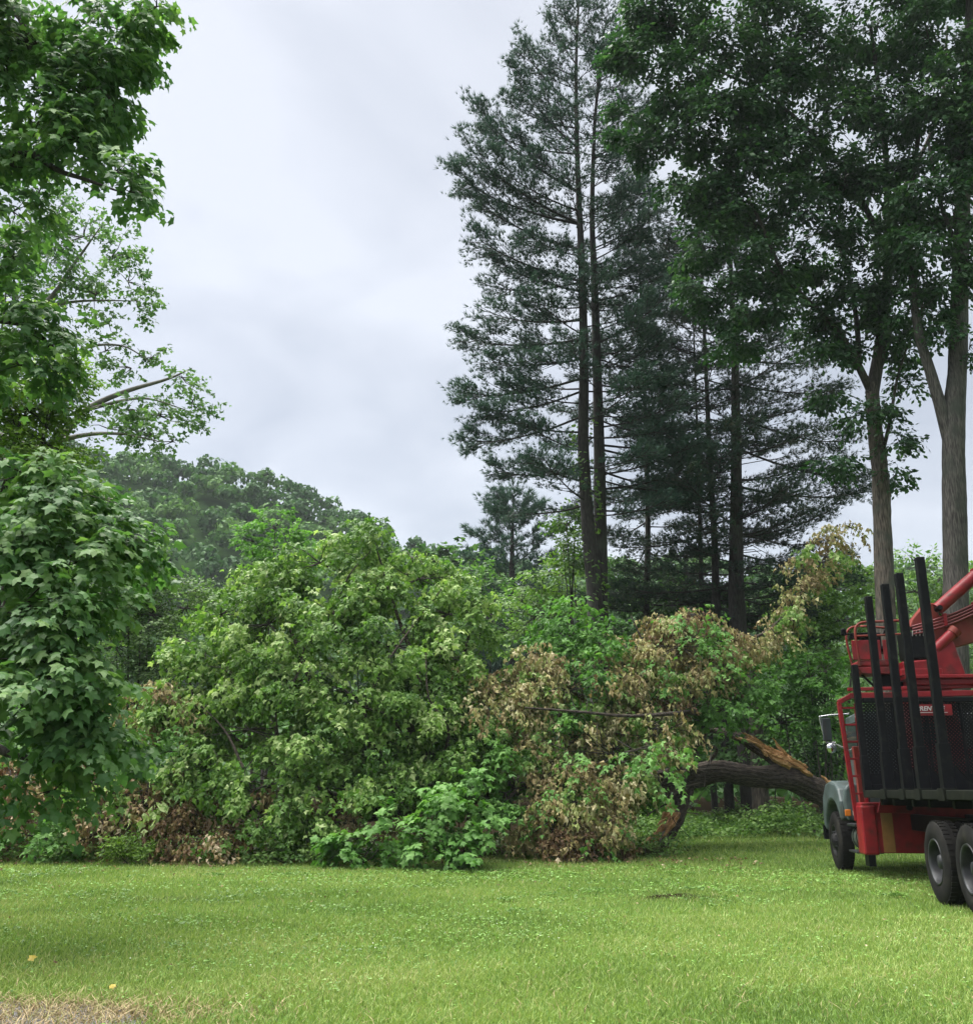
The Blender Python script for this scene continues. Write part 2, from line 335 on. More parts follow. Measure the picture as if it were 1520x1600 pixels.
def clump(c, r, nsub, nspr, sub=.42, droop=.25, zflat=.55, fill=.5):
    """sub-clumps spread through an ellipsoid, sprigs spread round each; returns sprig origins, directions, sub-clump centres, index"""
    c = np.asarray(c, float); r = np.asarray(r, float)
    d = sphere_dirs(nsub); f = fill + (1 - fill) * rng.random((len(d), 1)) ** .6
    sc = c + d * r * f
    o = norm(rng.normal(size=(len(d), nspr, 3))) * (rng.random((len(d), nspr, 1)) ** .5)
    rs = sub * r.mean() * (.7 + .6 * rng.random((len(d), 1, 1)))
    O = sc[:, None] + o * rs * np.array([1, 1, zflat])
    Dr = o * np.array([1, 1, .6]) + (d * np.array([1, 1, .4]))[:, None] * .8 + rng.normal(size=O.shape) * .25; Dr[..., 2] -= droop
    idx = np.repeat(np.arange(len(d)), nspr)
    return O.reshape(-1, 3), norm(Dr.reshape(-1, 3)), sc, idx
def pads_to(lv, pads, leaf, per, slen, dens=1.0, depth=1.0, tw=None, hub=None, droop=.25, hang=False, flat=.8, jit=.35, sub=.42, tintr=(.1, .9), zflat=.55, twr=.012, fill=.5, nsub=None):
    """pads: (u, v, Y, ru, rv) read off the photograph with a real distance Y; radii in photo pixels"""
    for p in pads:
        u, v, Y, ru, rv = p[:5]
        c = at(u, v, Y); rx, rz = ru * mpp(Y), rv * mpp(Y); r = np.array([rx, (rx + rz) * .5 * depth, rz])
        area = rx * rz + rx * r[1] + rz * r[1]
        ns = nsub or int(np.clip(4 + area * 3.2, 6, 34))
        nspr = max(2, int(round(dens * 2.7 * area / (.45 * leaf * leaf) / per / ns)))
        O, D, sc, idx = clump(c, r, ns, nspr, sub, droop, zflat, fill)
        tn = rng.uniform(*tintr, size=len(sc))
        sprig_leaves(lv, O, D, slen, per, leaf, droop=droop, hang=hang, flat=flat, jit=jit, tint=np.clip(tn[idx] + rng.normal(size=len(O)) * .08, 0, 1))
        if tw is not None:
            h = c if hub is None else .65 * c + .35 * np.asarray(hub)
            for s in sc:
                mid = (h + s) / 2 + rng.normal(size=3) * .06 * r.mean()
                tube(tw, [h, mid, s], [twr * 1.6, twr, twr * .4], 4, cap=False)
            for q in range(0, len(O), 6):
                tube(tw, [sc[idx[q]], O[q] + D[q] * slen * .8], [twr * .6, twr * .25], 3, cap=False)

#==SETTING==
# ------------------------------------------------------------------ ground
PX, PY = 2.72, 14.9
def bare_mask(x, y):
    x = np.asarray(x, float); y = np.asarray(y, float)
    wob = .25 * np.sin(x * 3.1) + .18 * np.sin(x * 7.3 + 1) + .12 * np.sin(y * 5 + x)
    e = np.clip((7.78 + .12 * wob - .10 * np.abs(x + 2.9) - y) / .22, 0, 1) * np.clip((-2.25 + .12 * np.sin(y * 9) - x) / .15, 0, 1)
    s = (1.15 + .5 * np.sin(x * 9 + y * 4) * np.sin(y * 11)) * np.exp(-(((x - PX) / .62) ** 2 + ((y - PY - .12 * np.sin(x * 5)) / .55) ** 2))
    s2 = .55 * np.exp(-(((x + 4.6) / 1.3) ** 2 + ((y - 14.6) / .5) ** 2)) + .4 * np.exp(-(((x + 5.4) / .7) ** 2 + ((y - 13.2) / .3) ** 2))
    tr = .55 * np.exp(-((y - (11.6 + .12 * (x + 3) + .3 * np.sin(x * .8))) / .22) ** 2) * np.clip((-1 - x) / 2, 0, 1)
    fl = np.clip((y - 21.8) / 1.6, 0, 1) * np.clip((5.0 - x) / 1.5, 0, 1)
    return np.clip(e + s * 1.1 + s2 + tr * .4 + fl, 0, 1), e
def grid_mesh(xs, ys, zf):
    X, Y = np.meshgrid(xs, ys); V = np.stack([X, Y, zf(X, Y)], -1).reshape(-1, 3)
    i = np.arange(len(ys) - 1)[:, None] * len(xs); j = np.arange(len(xs) - 1)[None]
    return V, np.stack([i + j, i + j + 1, i + len(xs) + j + 1, i + len(xs) + j], -1).reshape(-1, 4)
xs = np.concatenate([[-900, -400, -150, -60, -30], np.arange(-16, 16.01, .25), [30, 60, 150, 400, 900]])
ys = np.concatenate([[-300, -80, -20, 0], np.arange(5.5, 36, .25), [38, 40, 43, 46, 60, 90, 150, 300, 600, 1200]])
V, F = grid_mesh(xs, ys, gz)
b = MB(); b.add(V, F); ground = b.build('ground', M['ground'], smooth=True, kind='structure')
bm_, _e = bare_mask(V[:, 0], V[:, 1]); bm_ = np.clip(bm_ + np.clip((V[:, 1] - 34) / 4, 0, 1), 0, 1)
a = ground.data.attributes.new('bare', 'FLOAT', 'POINT'); a.data.foreach_set('value', bm_.astype(np.float32))

# gravel edge of the drive, front left
th = np.linspace(0, 2 * math.pi, 60, endpoint=False)
ex = -3.3 + (1.0 + .08 * np.sin(th * 5) + .05 * np.sin(th * 11)) * np.cos(th) * 1.0; ey = 6.95 + (.62 + .05 * np.sin(th * 7 + 1) + .03 * np.sin(th * 15)) * np.sin(th)
b = MB(); V = np.stack([np.append(ex, -3.3), np.append(ey, 6.95), np.zeros(61)], -1); V[:, 2] = gz(V[:, 0], V[:, 1]) + .008
b.add(V, [[i, (i + 1) % 60, 60] for i in range(60)]); b.build('gravel_drive', M['gravel'], kind='structure')
pv = np.array([(1, 0, 0), (0, 1, 0), (-1, 0, 0), (0, -1, 0), (0, 0, .8), (0, 0, -.6)], float); pf = np.array([[0, 1, 4], [1, 2, 4], [2, 3, 4], [3, 0, 4], [1, 0, 5], [2, 1, 5], [3, 2, 5], [0, 3, 5]])
n = 2600; q = rng.random(n) ** .5; tt = rng.random(n) * 2 * math.pi
px_, py_ = -3.3 + 1.1 * q * np.cos(tt), 6.98 + .72 * q * np.sin(tt); S = .006 + .012 * rng.random(n) ** 2
A = rng.normal(size=(n, 3, 3)) * .25 + np.eye(3)
V = np.einsum('nij,kj->nki', A, pv) * S[:, None, None]; V[..., 0] += px_[:, None]; V[..., 1] += py_[:, None]; V[..., 2] += (gz(px_, py_) + .008)[:, None]
b = MB(); b.add(V.reshape(-1, 3), (pf[None] + (np.arange(n) * 6)[:, None, None]).reshape(-1, 3)); b.build('gravel', M['stone'], kind='stuff')

# ------------------------------------------------------------------ haze
hm, ht, ho = mat_new('haze'); pv_ = ht.nodes.new('ShaderNodeVolumePrincipled'); pv_.inputs['Color'].default_value = (.86, .92, 1.0, 1); pv_.inputs['Density'].default_value = 0.00026
ht.links.new(pv_.outputs[0], ho.inputs['Volume'])
b = MB(); hx, hy0, hy1, hz0, hz1 = 950.0, -320.0, 1250.0, -3.0, 110.0
b.add([(x, y, z) for z in (hz0, hz1) for y in (hy0, hy1) for x in (-hx, hx)], [[0, 2, 3, 1], [4, 5, 7, 6], [0, 1, 5, 4], [2, 6, 7, 3], [0, 4, 6, 2], [1, 3, 7, 5]])
b.build('haze', hm, kind='stuff')

# ------------------------------------------------------------------ grass
def field(x, y):
    return .5 + .28 * np.sin(.55 * x + .9 * np.sin(.4 * y)) * np.sin(.62 * y + 1.2 * np.sin(.33 * x)) + .22 * np.sin(1.7 * x + 1.3 * np.sin(1.1 * y)) * np.sin(1.9 * y + .6)
def scatter(y0, y1, dens, half=.6):
    n = int(dens * half * (y1 ** 2 - y0 ** 2)); y = np.sqrt(y0 ** 2 + rng.random(n) * (y1 ** 2 - y0 ** 2)); x = (rng.random(n) * 2 - 1) * half * y
    return x, y
gb = MB()
def blades(x, y, h, w, mid, strawy=0.0, lean=.45):
    n = len(x); a = rng.random(n) * 2 * math.pi; z = gz(x, y)
    hh = h * (.55 + .75 * rng.random(n)); wv = np.stack([np.cos(a), np.sin(a), np.zeros(n)], -1) * (w * (.7 + .6 * rng.random(n)))[:, None]
    ld = rng.normal(size=(n, 2)) * lean; base = np.stack([x, y, z - .005], -1)
    tip = base + np.stack([ld[:, 0] * hh, ld[:, 1] * hh, hh], -1)
    f = np.clip(field(x, y) * .7 + .14 + rng.normal(size=n) * .2, 0, .95); f[rng.random(n) < .02 + strawy] = 1.0
    if mid:
        md = base + np.stack([ld[:, 0] * hh * .25, ld[:, 1] * hh * .25, hh * .6], -1)
        V = np.stack([base - wv, base + wv, md - wv * .8, md + wv * .8, tip], 1); F = np.array([[0, 1, 3], [0, 3, 2], [2, 3, 4]]); k = 5
    else:
        V = np.stack([base - wv, base + wv, tip], 1); F = np.array([[0, 1, 2]]); k = 3
    gb.add(V.reshape(-1, 3), (F[None] + (np.arange(n) * k)[:, None, None]).reshape(-1, 3), np.repeat(f, k))
def keep(x, y, pw=1.0):
    m, _ = bare_mask(x, y); m2 = (y < 22.3 + .6 * np.sin(x * 1.3)) | (x > 4.0); return (rng.random(len(x)) > m * pw) & m2
for y0, y1, d, h, w, mid in [(6.3, 9, 2700, .058, .0034, True), (9, 12.5, 1450, .056, .0042, True), (12.5, 17, 930, .058, .006, False), (17, 23, 500, .065, .0085, False), (23, 34, 190, .09, .013, False)]:
    x, y = scatter(y0, y1, d); k = keep(x, y, .93) & (rng.random(len(x)) > .65 * np.clip(1 - np.abs(y - 7.35) / .6, 0, 1) * np.clip((-.8 - x) / 1.2, 0, 1)); blades(x[k], y[k], h, w, mid)
# longer tufts, a few straw-coloured near the drive
n = 5200; x = rng.normal(size=n) * 9; y = 7 + rng.random(n) * 15; k = keep(x, y) & (field(x * 1.7 + 3, y * 1.3) > .62); blades(x[k], y[k], .095, .006, True, lean=.6)
gb.build('grass', M['grass'], kind='stuff')
gb = MB(); x, y = scatter(6.3, 8.8, 2300); _m, e = bare_mask(x, y)
near = np.clip(1 - np.abs(y - 7.35 - .08 * np.sin(x * 4)) / .8, 0, 1) * np.clip((-1.2 - x) / 1.3, 0, 1); k = (rng.random(len(x)) < near * .75 + .02 + e * .35)
blades(x[k], y[k], .06, .004, True, lean=1.1)
_n = len(gb.Rn[0]); gb.Rn = [np.repeat(rng.random(_n // 5), 5).astype(np.float32)]
gb.build('dry_grass', M['straw'], kind='stuff')
# clover leaves and flowers through the lawn
lv = Leaves()
x, y = scatter(6.5, 20, 80); k = keep(x, y) & (rng.random(len(x)) < np.clip((field(x * .8 + 9, y * 1.2 + 4) - .35) * 2, 0.03, 1)); x, y = x[k], y[k]; n = len(x)
for j in range(3):
    a = rng.random(n) * .6 + j * 2.09; d = np.stack([np.cos(a), np.sin(a), .15 + 0 * a], -1)
    lv.add(np.stack([x, y, gz(x, y) + .035 + .025 * rng.random(n)], -1), d, UP + rng.normal(size=(n, 3)) * .3, (.017 + .012 * rng.random(n)) * np.clip(y / 10, 1, 2), rng.random(n))
lv.build('clover', LEAF_ROUND, M['clover'], None)
lv = Leaves(); x, y = scatter(6.5, 18, 2.6); k = keep(x, y) & (field(x * .8 + 9, y * 1.2 + 4) > .5); x, y = x[k], y[k]; n = len(x)
for j in range(4):
    a = rng.random(n) + j * 1.57; lv.add(np.stack([x, y, gz(x, y) + .062], -1), np.stack([np.cos(a), np.sin(a), .5 + 0 * a], -1), UP + rng.normal(size=(n, 3)) * .2, .008 + .004 * rng.random(n), rng.random(n))
lv.build('clover_flowers', LEAF_ROUND, M['flower'], None)
lv = Leaves()
for i in range(120):
    y0 = math.sqrt(rng.uniform(6.8 ** 2, 20 ** 2)); x0 = rng.uniform(-.52, .52) * y0; m = int(rng.integers(8, 40)); sp = rng.uniform(.06, .35)
    xx, yy = x0 + rng.normal(size=m) * sp * 1.6, y0 + rng.normal(size=m) * sp; k = keep(xx, yy); xx, yy = xx[k], yy[k]; m = len(xx)
    if m == 0: continue
    for q in range(4):
        a = rng.random(m) * 6.28; lv.add(np.stack([xx, yy, gz(xx, yy) + .03 + .03 * rng.random(m)], -1), np.stack([np.cos(a), np.sin(a), .35 + .3 * rng.random(m)], -1), UP + rng.normal(size=(m, 3)) * .35, rng.uniform(.018, .034, m) * np.clip(yy / 9, 1, 1.7), np.clip(.25 + .4 * rng.random() + rng.normal(size=m) * .15, 0, 1))
lv.build('weeds', LEAF_OVAL, M['weed'], None)
lv = Leaves(); n = 420; x = rng.uniform(-11, 5.5, n); y = 22 - np.abs(rng.normal(size=n)) * 1.1; a = rng.random(n) * 6.28
lv.add(np.stack([x, y, gz(x, y) + .05], -1), np.stack([np.cos(a), np.sin(a), rng.normal(size=n) * .3], -1), UP + rng.normal(size=(n, 3)) * .5, rng.uniform(.06, .12, n), rng.random(n))
n = 60; x = rng.uniform(-7, 7, n); y = rng.uniform(9, 20, n); a = rng.random(n) * 6.28
lv.add(np.stack([x, y, gz(x, y) + .05], -1), np.stack([np.cos(a), np.sin(a), rng.normal(size=n) * .3], -1), UP + rng.normal(size=(n, 3)) * .5, rng.uniform(.04, .07, n), rng.random(n))
lv.build('leaf_litter', LEAF_WILT, M['wilt_brown'], None)
for (u, v, Y, sc_, lab) in [(42, 1517, 9.16, .07, 'yellow fallen leaf on the grass at the left edge of the lawn'), (168, 1560, 7.95, .045, 'small yellow fallen leaf on the grass beside the gravel')]:
    p = at(u, v, Y); lv = Leaves()
    for a in (0.3, 2.2): lv.add(np.array([[p[0] + .02 * a, p[1], float(gz(p[0], p[1])) + .07]]), np.array([[math.cos(a), .3, .35]]), np.array([[0, -.6, .8]]), np.array([sc_]), np.array([.6]))
    o = lv.build('fallen_leaf', LEAF_MAPLE, M['yellow'], None, kind=None); o['label'] = lab; o['category'] = 'leaf'

# ------------------------------------------------------------------ hill with its wood
sil = np.array([(-400, 640), (-100, 668), (60, 690), (160, 700), (250, 708), (340, 728), (400, 744), (450, 768), (520, 800), (600, 832), (660, 856), (740, 872), (900, 880), (1200, 886), (1520, 884), (2000, 884)])
YH = 165.0
sp_ = np.array([at(u, v, YH) for u, v in sil])
def hill(x, y):
    top = np.interp(x, sp_[:, 0], sp_[:, 2]) - 3.6
    t = np.clip((y - 80) / (YH - 80), 0, 1); t = t * t * (3 - 2 * t) * .35 + t * .65
    return -1.0 + (top + 1.0) * t + 1.2 * np.sin(x * .11 + y * .07) * t
V, F = grid_mesh(np.linspace(-260, 260, 66), np.linspace(74, 240, 40), hill)
b = MB(); b.add(V, F); b.build('hill', M['floor'], smooth=True, kind='structure')
lv = Leaves()
cx = []; 
for gy in np.arange(84, 171, 4.6):
    for gx in np.arange(-128, 96, 5.0):
        x = gx + rng.uniform(-2.6, 2.6); y = gy + rng.uniform(-2.4, 2.4)
        if abs(x) > .66 * y + 8: continue
        if x > 25 and (gx + gy) % 2 < .8: continue
        cx.append((x, y))
for x, y in cx:
    _u, _v, _z = project(np.array([[x, y, float(hill(x, y)) + 9]]))
    if _v[0] > 960 or _u[0] < -120 or _u[0] > 1650: continue
    r = rng.uniform(2.1, 3.5); hgt = rng.uniform(1.9, 4.5); c = np.array([x, y, float(hill(x, y)) + hgt - r * .55])
    lobes = np.vstack([[0, 0, .3], sphere_dirs(7, -.2) * rng.uniform(.5, .85)]) * r * np.array([1, 1, rng.uniform(.75, 1.25)])
    n = 36; d = sphere_dirs(n * 6, -.45)[:n * 6].reshape(-1, 3)
    m = len(d); li = rng.integers(0, 8, m)
    P = c + lobes[li] + d * r * .5 * (.8 + .3 * rng.random((m, 1))) * np.array([1, 1, .85])
    ok = P[:, 1] < y + 1.5 + (lobes[li][:, 2] > .2 * r) * 3
    tn = rng.random()
    P = P[ok]; dd = d[ok]; m = len(P)
    LD = np.cross(dd, rng.normal(size=(m, 3)))
    lv.add(P, LD, dd + rng.normal(size=(m, 3)) * .6, rng.uniform(.34, .84, m), np.clip(tn * .85 + .02 + rng.normal(size=m) * .17, 0, 1))
lv.build('hillside_forest', LEAF_CLUMP, M['hill'], None)

#==TREES==
# far understory and wood edge behind everything: one mass
lv = Leaves(); n = 1500
x = rng.uniform(-38, 34, n); y = 36 + rng.random(n) * 30; ok = (np.abs(x) < .62 * y + 3); x, y = x[ok], y[ok]
for i in range(len(x)):
    h = rng.uniform(1.2, 4.6) * (1 + .25 * math.sin(x[i] * .5)); r = rng.uniform(.9, 1.8); m = 18
    d = sphere_dirs(m, -.6); P = np.array([x[i], y[i], float(gz(x[i], y[i])) + h]) + d * r * np.array([1, 1, .8]) * rng.uniform(.5, 1, (len(d), 1))
    P[:, 2] -= rng.random(len(d)) * h * .6
    lv.add(P, np.cross(d, rng.normal(size=d.shape)), d + rng.normal(size=d.shape) * .6, rng.uniform(.22, .45, len(d)), np.clip(rng.random() * .6 + rng.normal(size=len(d)) * .2 + .1, 0, 1))
lv.build('understory', LEAF_CLUMP, M['dark_shrub'], None)

def branch_parts(parent, pts_list, mat, name='limb', seg=10, rough=.06):
    for pts, r0, r1 in pts_list:
        b = MB(); tube(b, pts, [r0, (r0 + r1) / 2, r1], seg, max(8, int(4 + 3 * len(pts))), rough=rough); b.build(name, mat, parent, smooth=True)
def px(seq): return [at(*p) for p in seq]

# ---- near maple, left edge (its trunk stands just outside the picture)
t = thing('maple_tree', 'big maple with large dark lobed leaves hanging over the left edge of the lawn', 'tree')
b = MB(); tube(b, [(-8.6, 11, -.2), (-8.5, 11, 2.5), (-8.3, 11.1, 6), (-8.2, 11.2, 11)], [.36, .3, .24, .14], 14, 24, rough=.08, ridges=9); b.build('trunk', M['bark'], t, smooth=True)
hubm = np.array([-8.3, 11, 6])
branch_parts(t, [([(-8.5, 11, 2.2)] + px([(-60, 1160, 10.2), (20, 1180, 9.9), (95, 1192, 9.8)]), .08, .012),
                 ([(-8.4, 11, 3.2)] + px([(-40, 950, 10), (80, 990, 9.8)]), .09, .012),
                 ([(-8.4, 11, 4.2)] + px([(-30, 800, 10.3), (190, 850, 10.5)]), .09, .012),
                 ([(-8.3, 11, 7)] + px([(0, 500, 11), (90, 545, 11)]), .08, .01),
                 ([(-8.3, 11, 7.5)] + px([(0, 250, 11), (100, 270, 10.8), (190, 300, 10.5)]), .08, .01),
                 ([(-8.2, 11, 9)] + px([(0, 20, 11), (60, 100, 11), (150, 160, 11)]), .09, .01)], M['bark'])
tw = MB(); lv = Leaves()
mp = [(60, 70, 11, 120, 80), (15, 25, 11, 50, 44), (10, 110, 11, 50, 44), (20, 330, 11, 50, 36), (170, 40, 11, 80, 55), (215, 30, 11, 36, 34), (205, 75, 11, 24, 26), (245, 10, 11, 26, 30), (155, 110, 11, 44, 44), (95, 130, 11, 50, 40), (130, 130, 11, 65, 60), (175, 160, 10.8, 30, 40), (60, 190, 11, 75, 55), (120, 220, 10.8, 50, 35), (180, 268, 10.5, 38, 28), (205, 300, 10.4, 26, 28), (20, 260, 11, 40, 40), (140, 190, 10.9, 40, 40),
      (20, 400, 11.4, 30, 40), (25, 500, 11, 50, 40), (80, 535, 11, 40, 35), (30, 570, 11, 55, 38),
      (40, 740, 10, 70, 55), (85, 785, 10, 66, 50), (175, 840, 10.3, 50, 38), (215, 870, 10.5, 28, 32), (30, 830, 9.8, 80, 60), (120, 880, 10, 75, 50),
      (40, 940, 9.5, 85, 60), (110, 970, 9.8, 70, 55), (40, 1030, 9.4, 90, 60), (130, 1050, 9.7, 60, 50), (50, 1110, 9.5, 90, 55), (135, 1130, 9.8, 62, 45), (105, 1180, 9.8, 44, 32), (180, 1145, 10.4, 32, 28), (85, 1235, 9.9, 32, 24), (-5, 1225, 9.7, 22, 40)]
pads_to(lv, mp, .118, 9, .40, dens=2.7, tw=tw, droop=.5, flat=.85, jit=.3, twr=.007, tintr=(.05, .85))
tw.build('twigs', M['twig'], t, kind='stuff')
lv.build('crown', LEAF_MAPLE, M['maple'], t, single=300)
lv = Leaves(); pads_to(lv, [(-70, 120, 11, 90, 120), (-80, 350, 11, 80, 90), (-80, 600, 11, 80, 100), (-90, 900, 10, 90, 140), (-80, 1120, 10, 70, 80)] + [(-250 - 160 * (i % 3), 60 + 150 * (i // 3), 10.2 + (i * 7 % 5) * .6, 130, 90) for i in range(18)], .2, 9, .4, dens=.9, droop=.5)
lv.build('crown', LEAF_MAPLE_SMALL, M['maple'], t)

# ---- pale-branched tree behind it
t = thing('slender_tree', 'loose pale-branched tree with small leaves reaching into the sky behind the big maple', 'tree')
b = MB(); tube(b, [(-14.6, 22, -.2)] + px([(-150, 900, 22), (-90, 640, 22), (-60, 300, 22)]), [.4, .34, .26, .1], 12, 24, rough=.06); b.build('trunk', M['twig_pale'], t, smooth=True)
branch_parts(t, [(px([(-90, 640, 22), (60, 700, 22), (135, 640, 21.8), (195, 612, 21.8), (262, 592, 21.7), (300, 575, 21.7)]), .12, .012),
                 (px([(135, 640, 21.8), (220, 622, 21.6), (290, 640, 21.6)]), .05, .01),
                 (px([(-80, 760, 22), (60, 700, 21.6), (130, 680, 21.4), (190, 678, 21.3), (250, 690, 21.3)]), .09, .012),
                 (px([(60, 590, 22), (130, 545, 22), (190, 540, 22), (235, 565, 22)]), .05, .01),
                 (px([(-80, 520, 22), (60, 480, 22), (110, 420, 22), (160, 350, 22)]), .1, .012),
                 (px([(60, 480, 22), (130, 470, 22), (220, 470, 22)]), .05, .01),
                 (px([(40, 330, 22), (100, 285, 22), (120, 240, 22)]), .03, .008),
                 (px([(90, 770, 15), (140, 775, 15), (210, 785, 15)]), .03, .008)], M['twig_pale'], seg=7)
tw = MB(); lv = Leaves()
mp = [(130, 370, 22, 60, 42), (90, 330, 22, 45, 32), (175, 400, 22, 42, 40), (200, 440, 22, 36, 30), (150, 460, 22, 52, 36), (215, 480, 22, 30, 24), (110, 430, 22, 60, 50), (60, 380, 22, 60, 50), (60, 300, 22, 40, 30), (170, 505, 22, 26, 20),
      (165, 548, 22, 34, 16), (205, 575, 22, 36, 20), (235, 560, 22, 16, 14), (285, 590, 21.7, 30, 28), (300, 630, 21.7, 26, 26), (250, 650, 21.6, 55, 24), (270, 690, 21.5, 32, 18), (200, 640, 21.6, 40, 24), (170, 670, 21.6, 40, 30), (240, 680, 21.5, 50, 22), (20, 470, 22, 50, 60)]
pads_to(lv, mp, .13, 8, .4, dens=.8, tw=tw, droop=.1, flat=.5, jit=.5, twr=.01, fill=.35)
tw.build('twigs', M['twig'], t, kind='stuff')
lv.build('crown', LEAF_MAPLE_SMALL, M['poplar'], t)

# ---- yellow-green bushy trees between
def bush(name, label, cat, pads, leaf, mat, pr=LEAF_OVAL, per=9, slen=.4, dens=1.0, group=None, stem=None, bark='twig', droop=.15, tw_on=True, hang=False, **kw):
    c = at(*pads[0][:3]); base = np.array([c[0], c[1], float(gz(c[0], c[1]))]) if stem is None else np.array(stem, float)
    o = thing(name, label, cat, tuple(base), group=group); tw = MB(); lv = Leaves()
    for p in pads:
        q = at(*p[:3]); r0 = max(.015, .008 * q[2])
        b0 = base + np.array([rng.normal() * .15, rng.normal() * .15, -.1])
        b = MB(); tube(b, [b0, (b0 * .6 + q * .4) + rng.normal(size=3) * .12, q + np.array([0, 0, p[4] * mpp(p[2]) * .1])], [r0, r0 * .6, r0 * .15], 6, 8, rough=.05); b.build('stem', M[bark], o, smooth=True, origin=base)
    pads_to(lv, pads, leaf, per, slen, dens=dens * 1.6, tw=tw if tw_on else None, droop=droop, hang=hang, **kw)
    if tw_on: tw.build('twigs', M['twig'], o, kind='stuff', origin=base)
    lv.build('crown', pr, M[mat], o, origin=base)
    return o
bush('leafy_tree', 'tall yellow-green fine-leaved tree filling the gap between the big maple and the hill', 'tree',
     [(40, 640, 17, 70, 55), (85, 700, 17, 60, 46), (30, 720, 17, 80, 60), (110, 755, 17, 50, 44), (50, 610, 17, 80, 50), (90, 590, 17, 40, 30), (150, 790, 17.5, 34, 30), (25, 670, 17, 60, 50), (50, 540, 17.5, 60, 40), (10, 450, 17.5, 46, 60), (90, 600, 17, 40, 34), (-50, 640, 17, 80, 90)], .10, 'maple_yellow', per=11, dens=1.2, stem=(-9.3, 17, 0), fill=.3)
bush('leafy_tree', 'hazy mid-green tree behind the big maple and left of the green heap', 'tree',
     [(235, 960, 27, 55, 60), (200, 900, 27, 46, 40), (290, 950, 28, 50, 50), (180, 1010, 27, 60, 60), (260, 1040, 27, 60, 40), (160, 930, 26, 50, 60), (225, 870, 27, 30, 26), (120, 1050, 27, 60, 60), (300, 925, 28, 30, 24)], .10, 'ash', per=11, dens=1.3, stem=(-9.6, 27, .2), fill=.3)
bush('young_tree', 'bright green round treetop showing above the back of the green heap', 'tree', [(430, 825, 34, 42, 26), (395, 845, 34, 30, 20), (450, 860, 34, 50, 40)], .17, 'fresh', pr=LEAF_MAPLE_SMALL, dens=.7)
bush('leafy_tree', 'light green feathery tree left of the double pine trunk', 'tree', [(850, 925, 33, 48, 40), (835, 965, 33, 45, 36), (880, 900, 33, 36, 30), (870, 960, 33, 45, 40), (815, 940, 33, 22, 26), (830, 1000, 33, 40, 30)], .16, 'shrub', dens=.7, per=11, tintr=(.4, 1))
bush('leafy_tree', 'leafy mid-green tree hugging the left side of the double pine trunk', 'tree', [(885, 820, 31, 26, 34), (880, 860, 31, 24, 26), (900, 790, 31, 16, 14), (895, 880, 31, 26, 24)], .13, 'shrub', dens=1.3)
bush('dark_bush', 'dark evergreen bush below the light green feathery tree', 'bush', [(770, 960, 38, 60, 55), (740, 930, 39, 50, 50), (720, 900, 40, 40, 34), (800, 990, 37, 50, 50), (745, 1000, 37, 60, 40)], .2, 'dark_shrub', dens=.6)
bush('leafy_tree', 'pale hazy round tree at the foot of the hill left of the distant conifer', 'tree', [(700, 880, 70, 50, 26), (660, 885, 70, 40, 24), (750, 890, 70, 40, 24), (720, 915, 68, 80, 30)], .4, 'hill', pr=LEAF_CLUMP, dens=.35, slen=.8, tw_on=False)
bush('leafy_tree', 'leafy green tree between the two tall trunks behind the truck', 'tree', [(1440, 885, 36, 42, 32), (1430, 925, 36, 46, 36), (1470, 905, 36, 40, 36), (1410, 950, 36, 36, 40), (1500, 940, 36, 40, 40), (1450, 970, 36, 60, 40)], .17, 'shrub', dens=.7)
bush('leafy_tree', 'light green understory tree left of the loading truck', 'tree', [(1265, 950, 31, 52, 44), (1300, 920, 32, 52, 34), (1335, 900, 33, 40, 26), (1250, 1000, 31, 50, 40), (1310, 970, 31, 46, 40), (1350, 930, 33, 40, 40), (1290, 1010, 30, 46, 40)], .16, 'shrub', pr=LEAF_MAPLE_SMALL, dens=.8)
bush('maple_bush', 'bright green maple bush beside the truck mirror', 'bush', [(1265, 1060, 28, 46, 40), (1290, 1100, 28, 40, 36), (1240, 1120, 28.5, 50, 36), (1220, 1060, 28.5, 34, 40), (1300, 1140, 28.5, 40, 36), (1290, 1050, 28, 34, 30)], .16, 'fresh', pr=LEAF_MAPLE_SMALL, dens=.85, tintr=(0, .6))
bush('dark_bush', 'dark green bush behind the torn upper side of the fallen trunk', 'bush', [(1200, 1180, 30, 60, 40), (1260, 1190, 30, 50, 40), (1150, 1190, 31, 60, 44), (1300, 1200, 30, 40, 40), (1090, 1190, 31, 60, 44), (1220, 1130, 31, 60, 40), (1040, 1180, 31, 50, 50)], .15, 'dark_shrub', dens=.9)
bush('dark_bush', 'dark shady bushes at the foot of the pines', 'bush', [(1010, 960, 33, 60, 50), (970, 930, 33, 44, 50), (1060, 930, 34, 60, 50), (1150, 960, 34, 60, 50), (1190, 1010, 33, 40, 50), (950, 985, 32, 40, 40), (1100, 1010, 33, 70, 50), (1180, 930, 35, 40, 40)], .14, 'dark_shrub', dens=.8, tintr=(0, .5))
bush('leafy_bush', 'leafy thicket behind the truck at the right edge', 'bush', [(1400, 1020, 38, 70, 50), (1490, 1030, 38, 70, 50), (1340, 1050, 37, 60, 60), (1420, 1100, 37, 90, 60), (1520, 1120, 37, 90, 60), (1330, 1160, 36, 60, 60), (1560, 1000, 38, 60, 60)], .18, 'dark_shrub', dens=.6, tintr=(.2, .9))

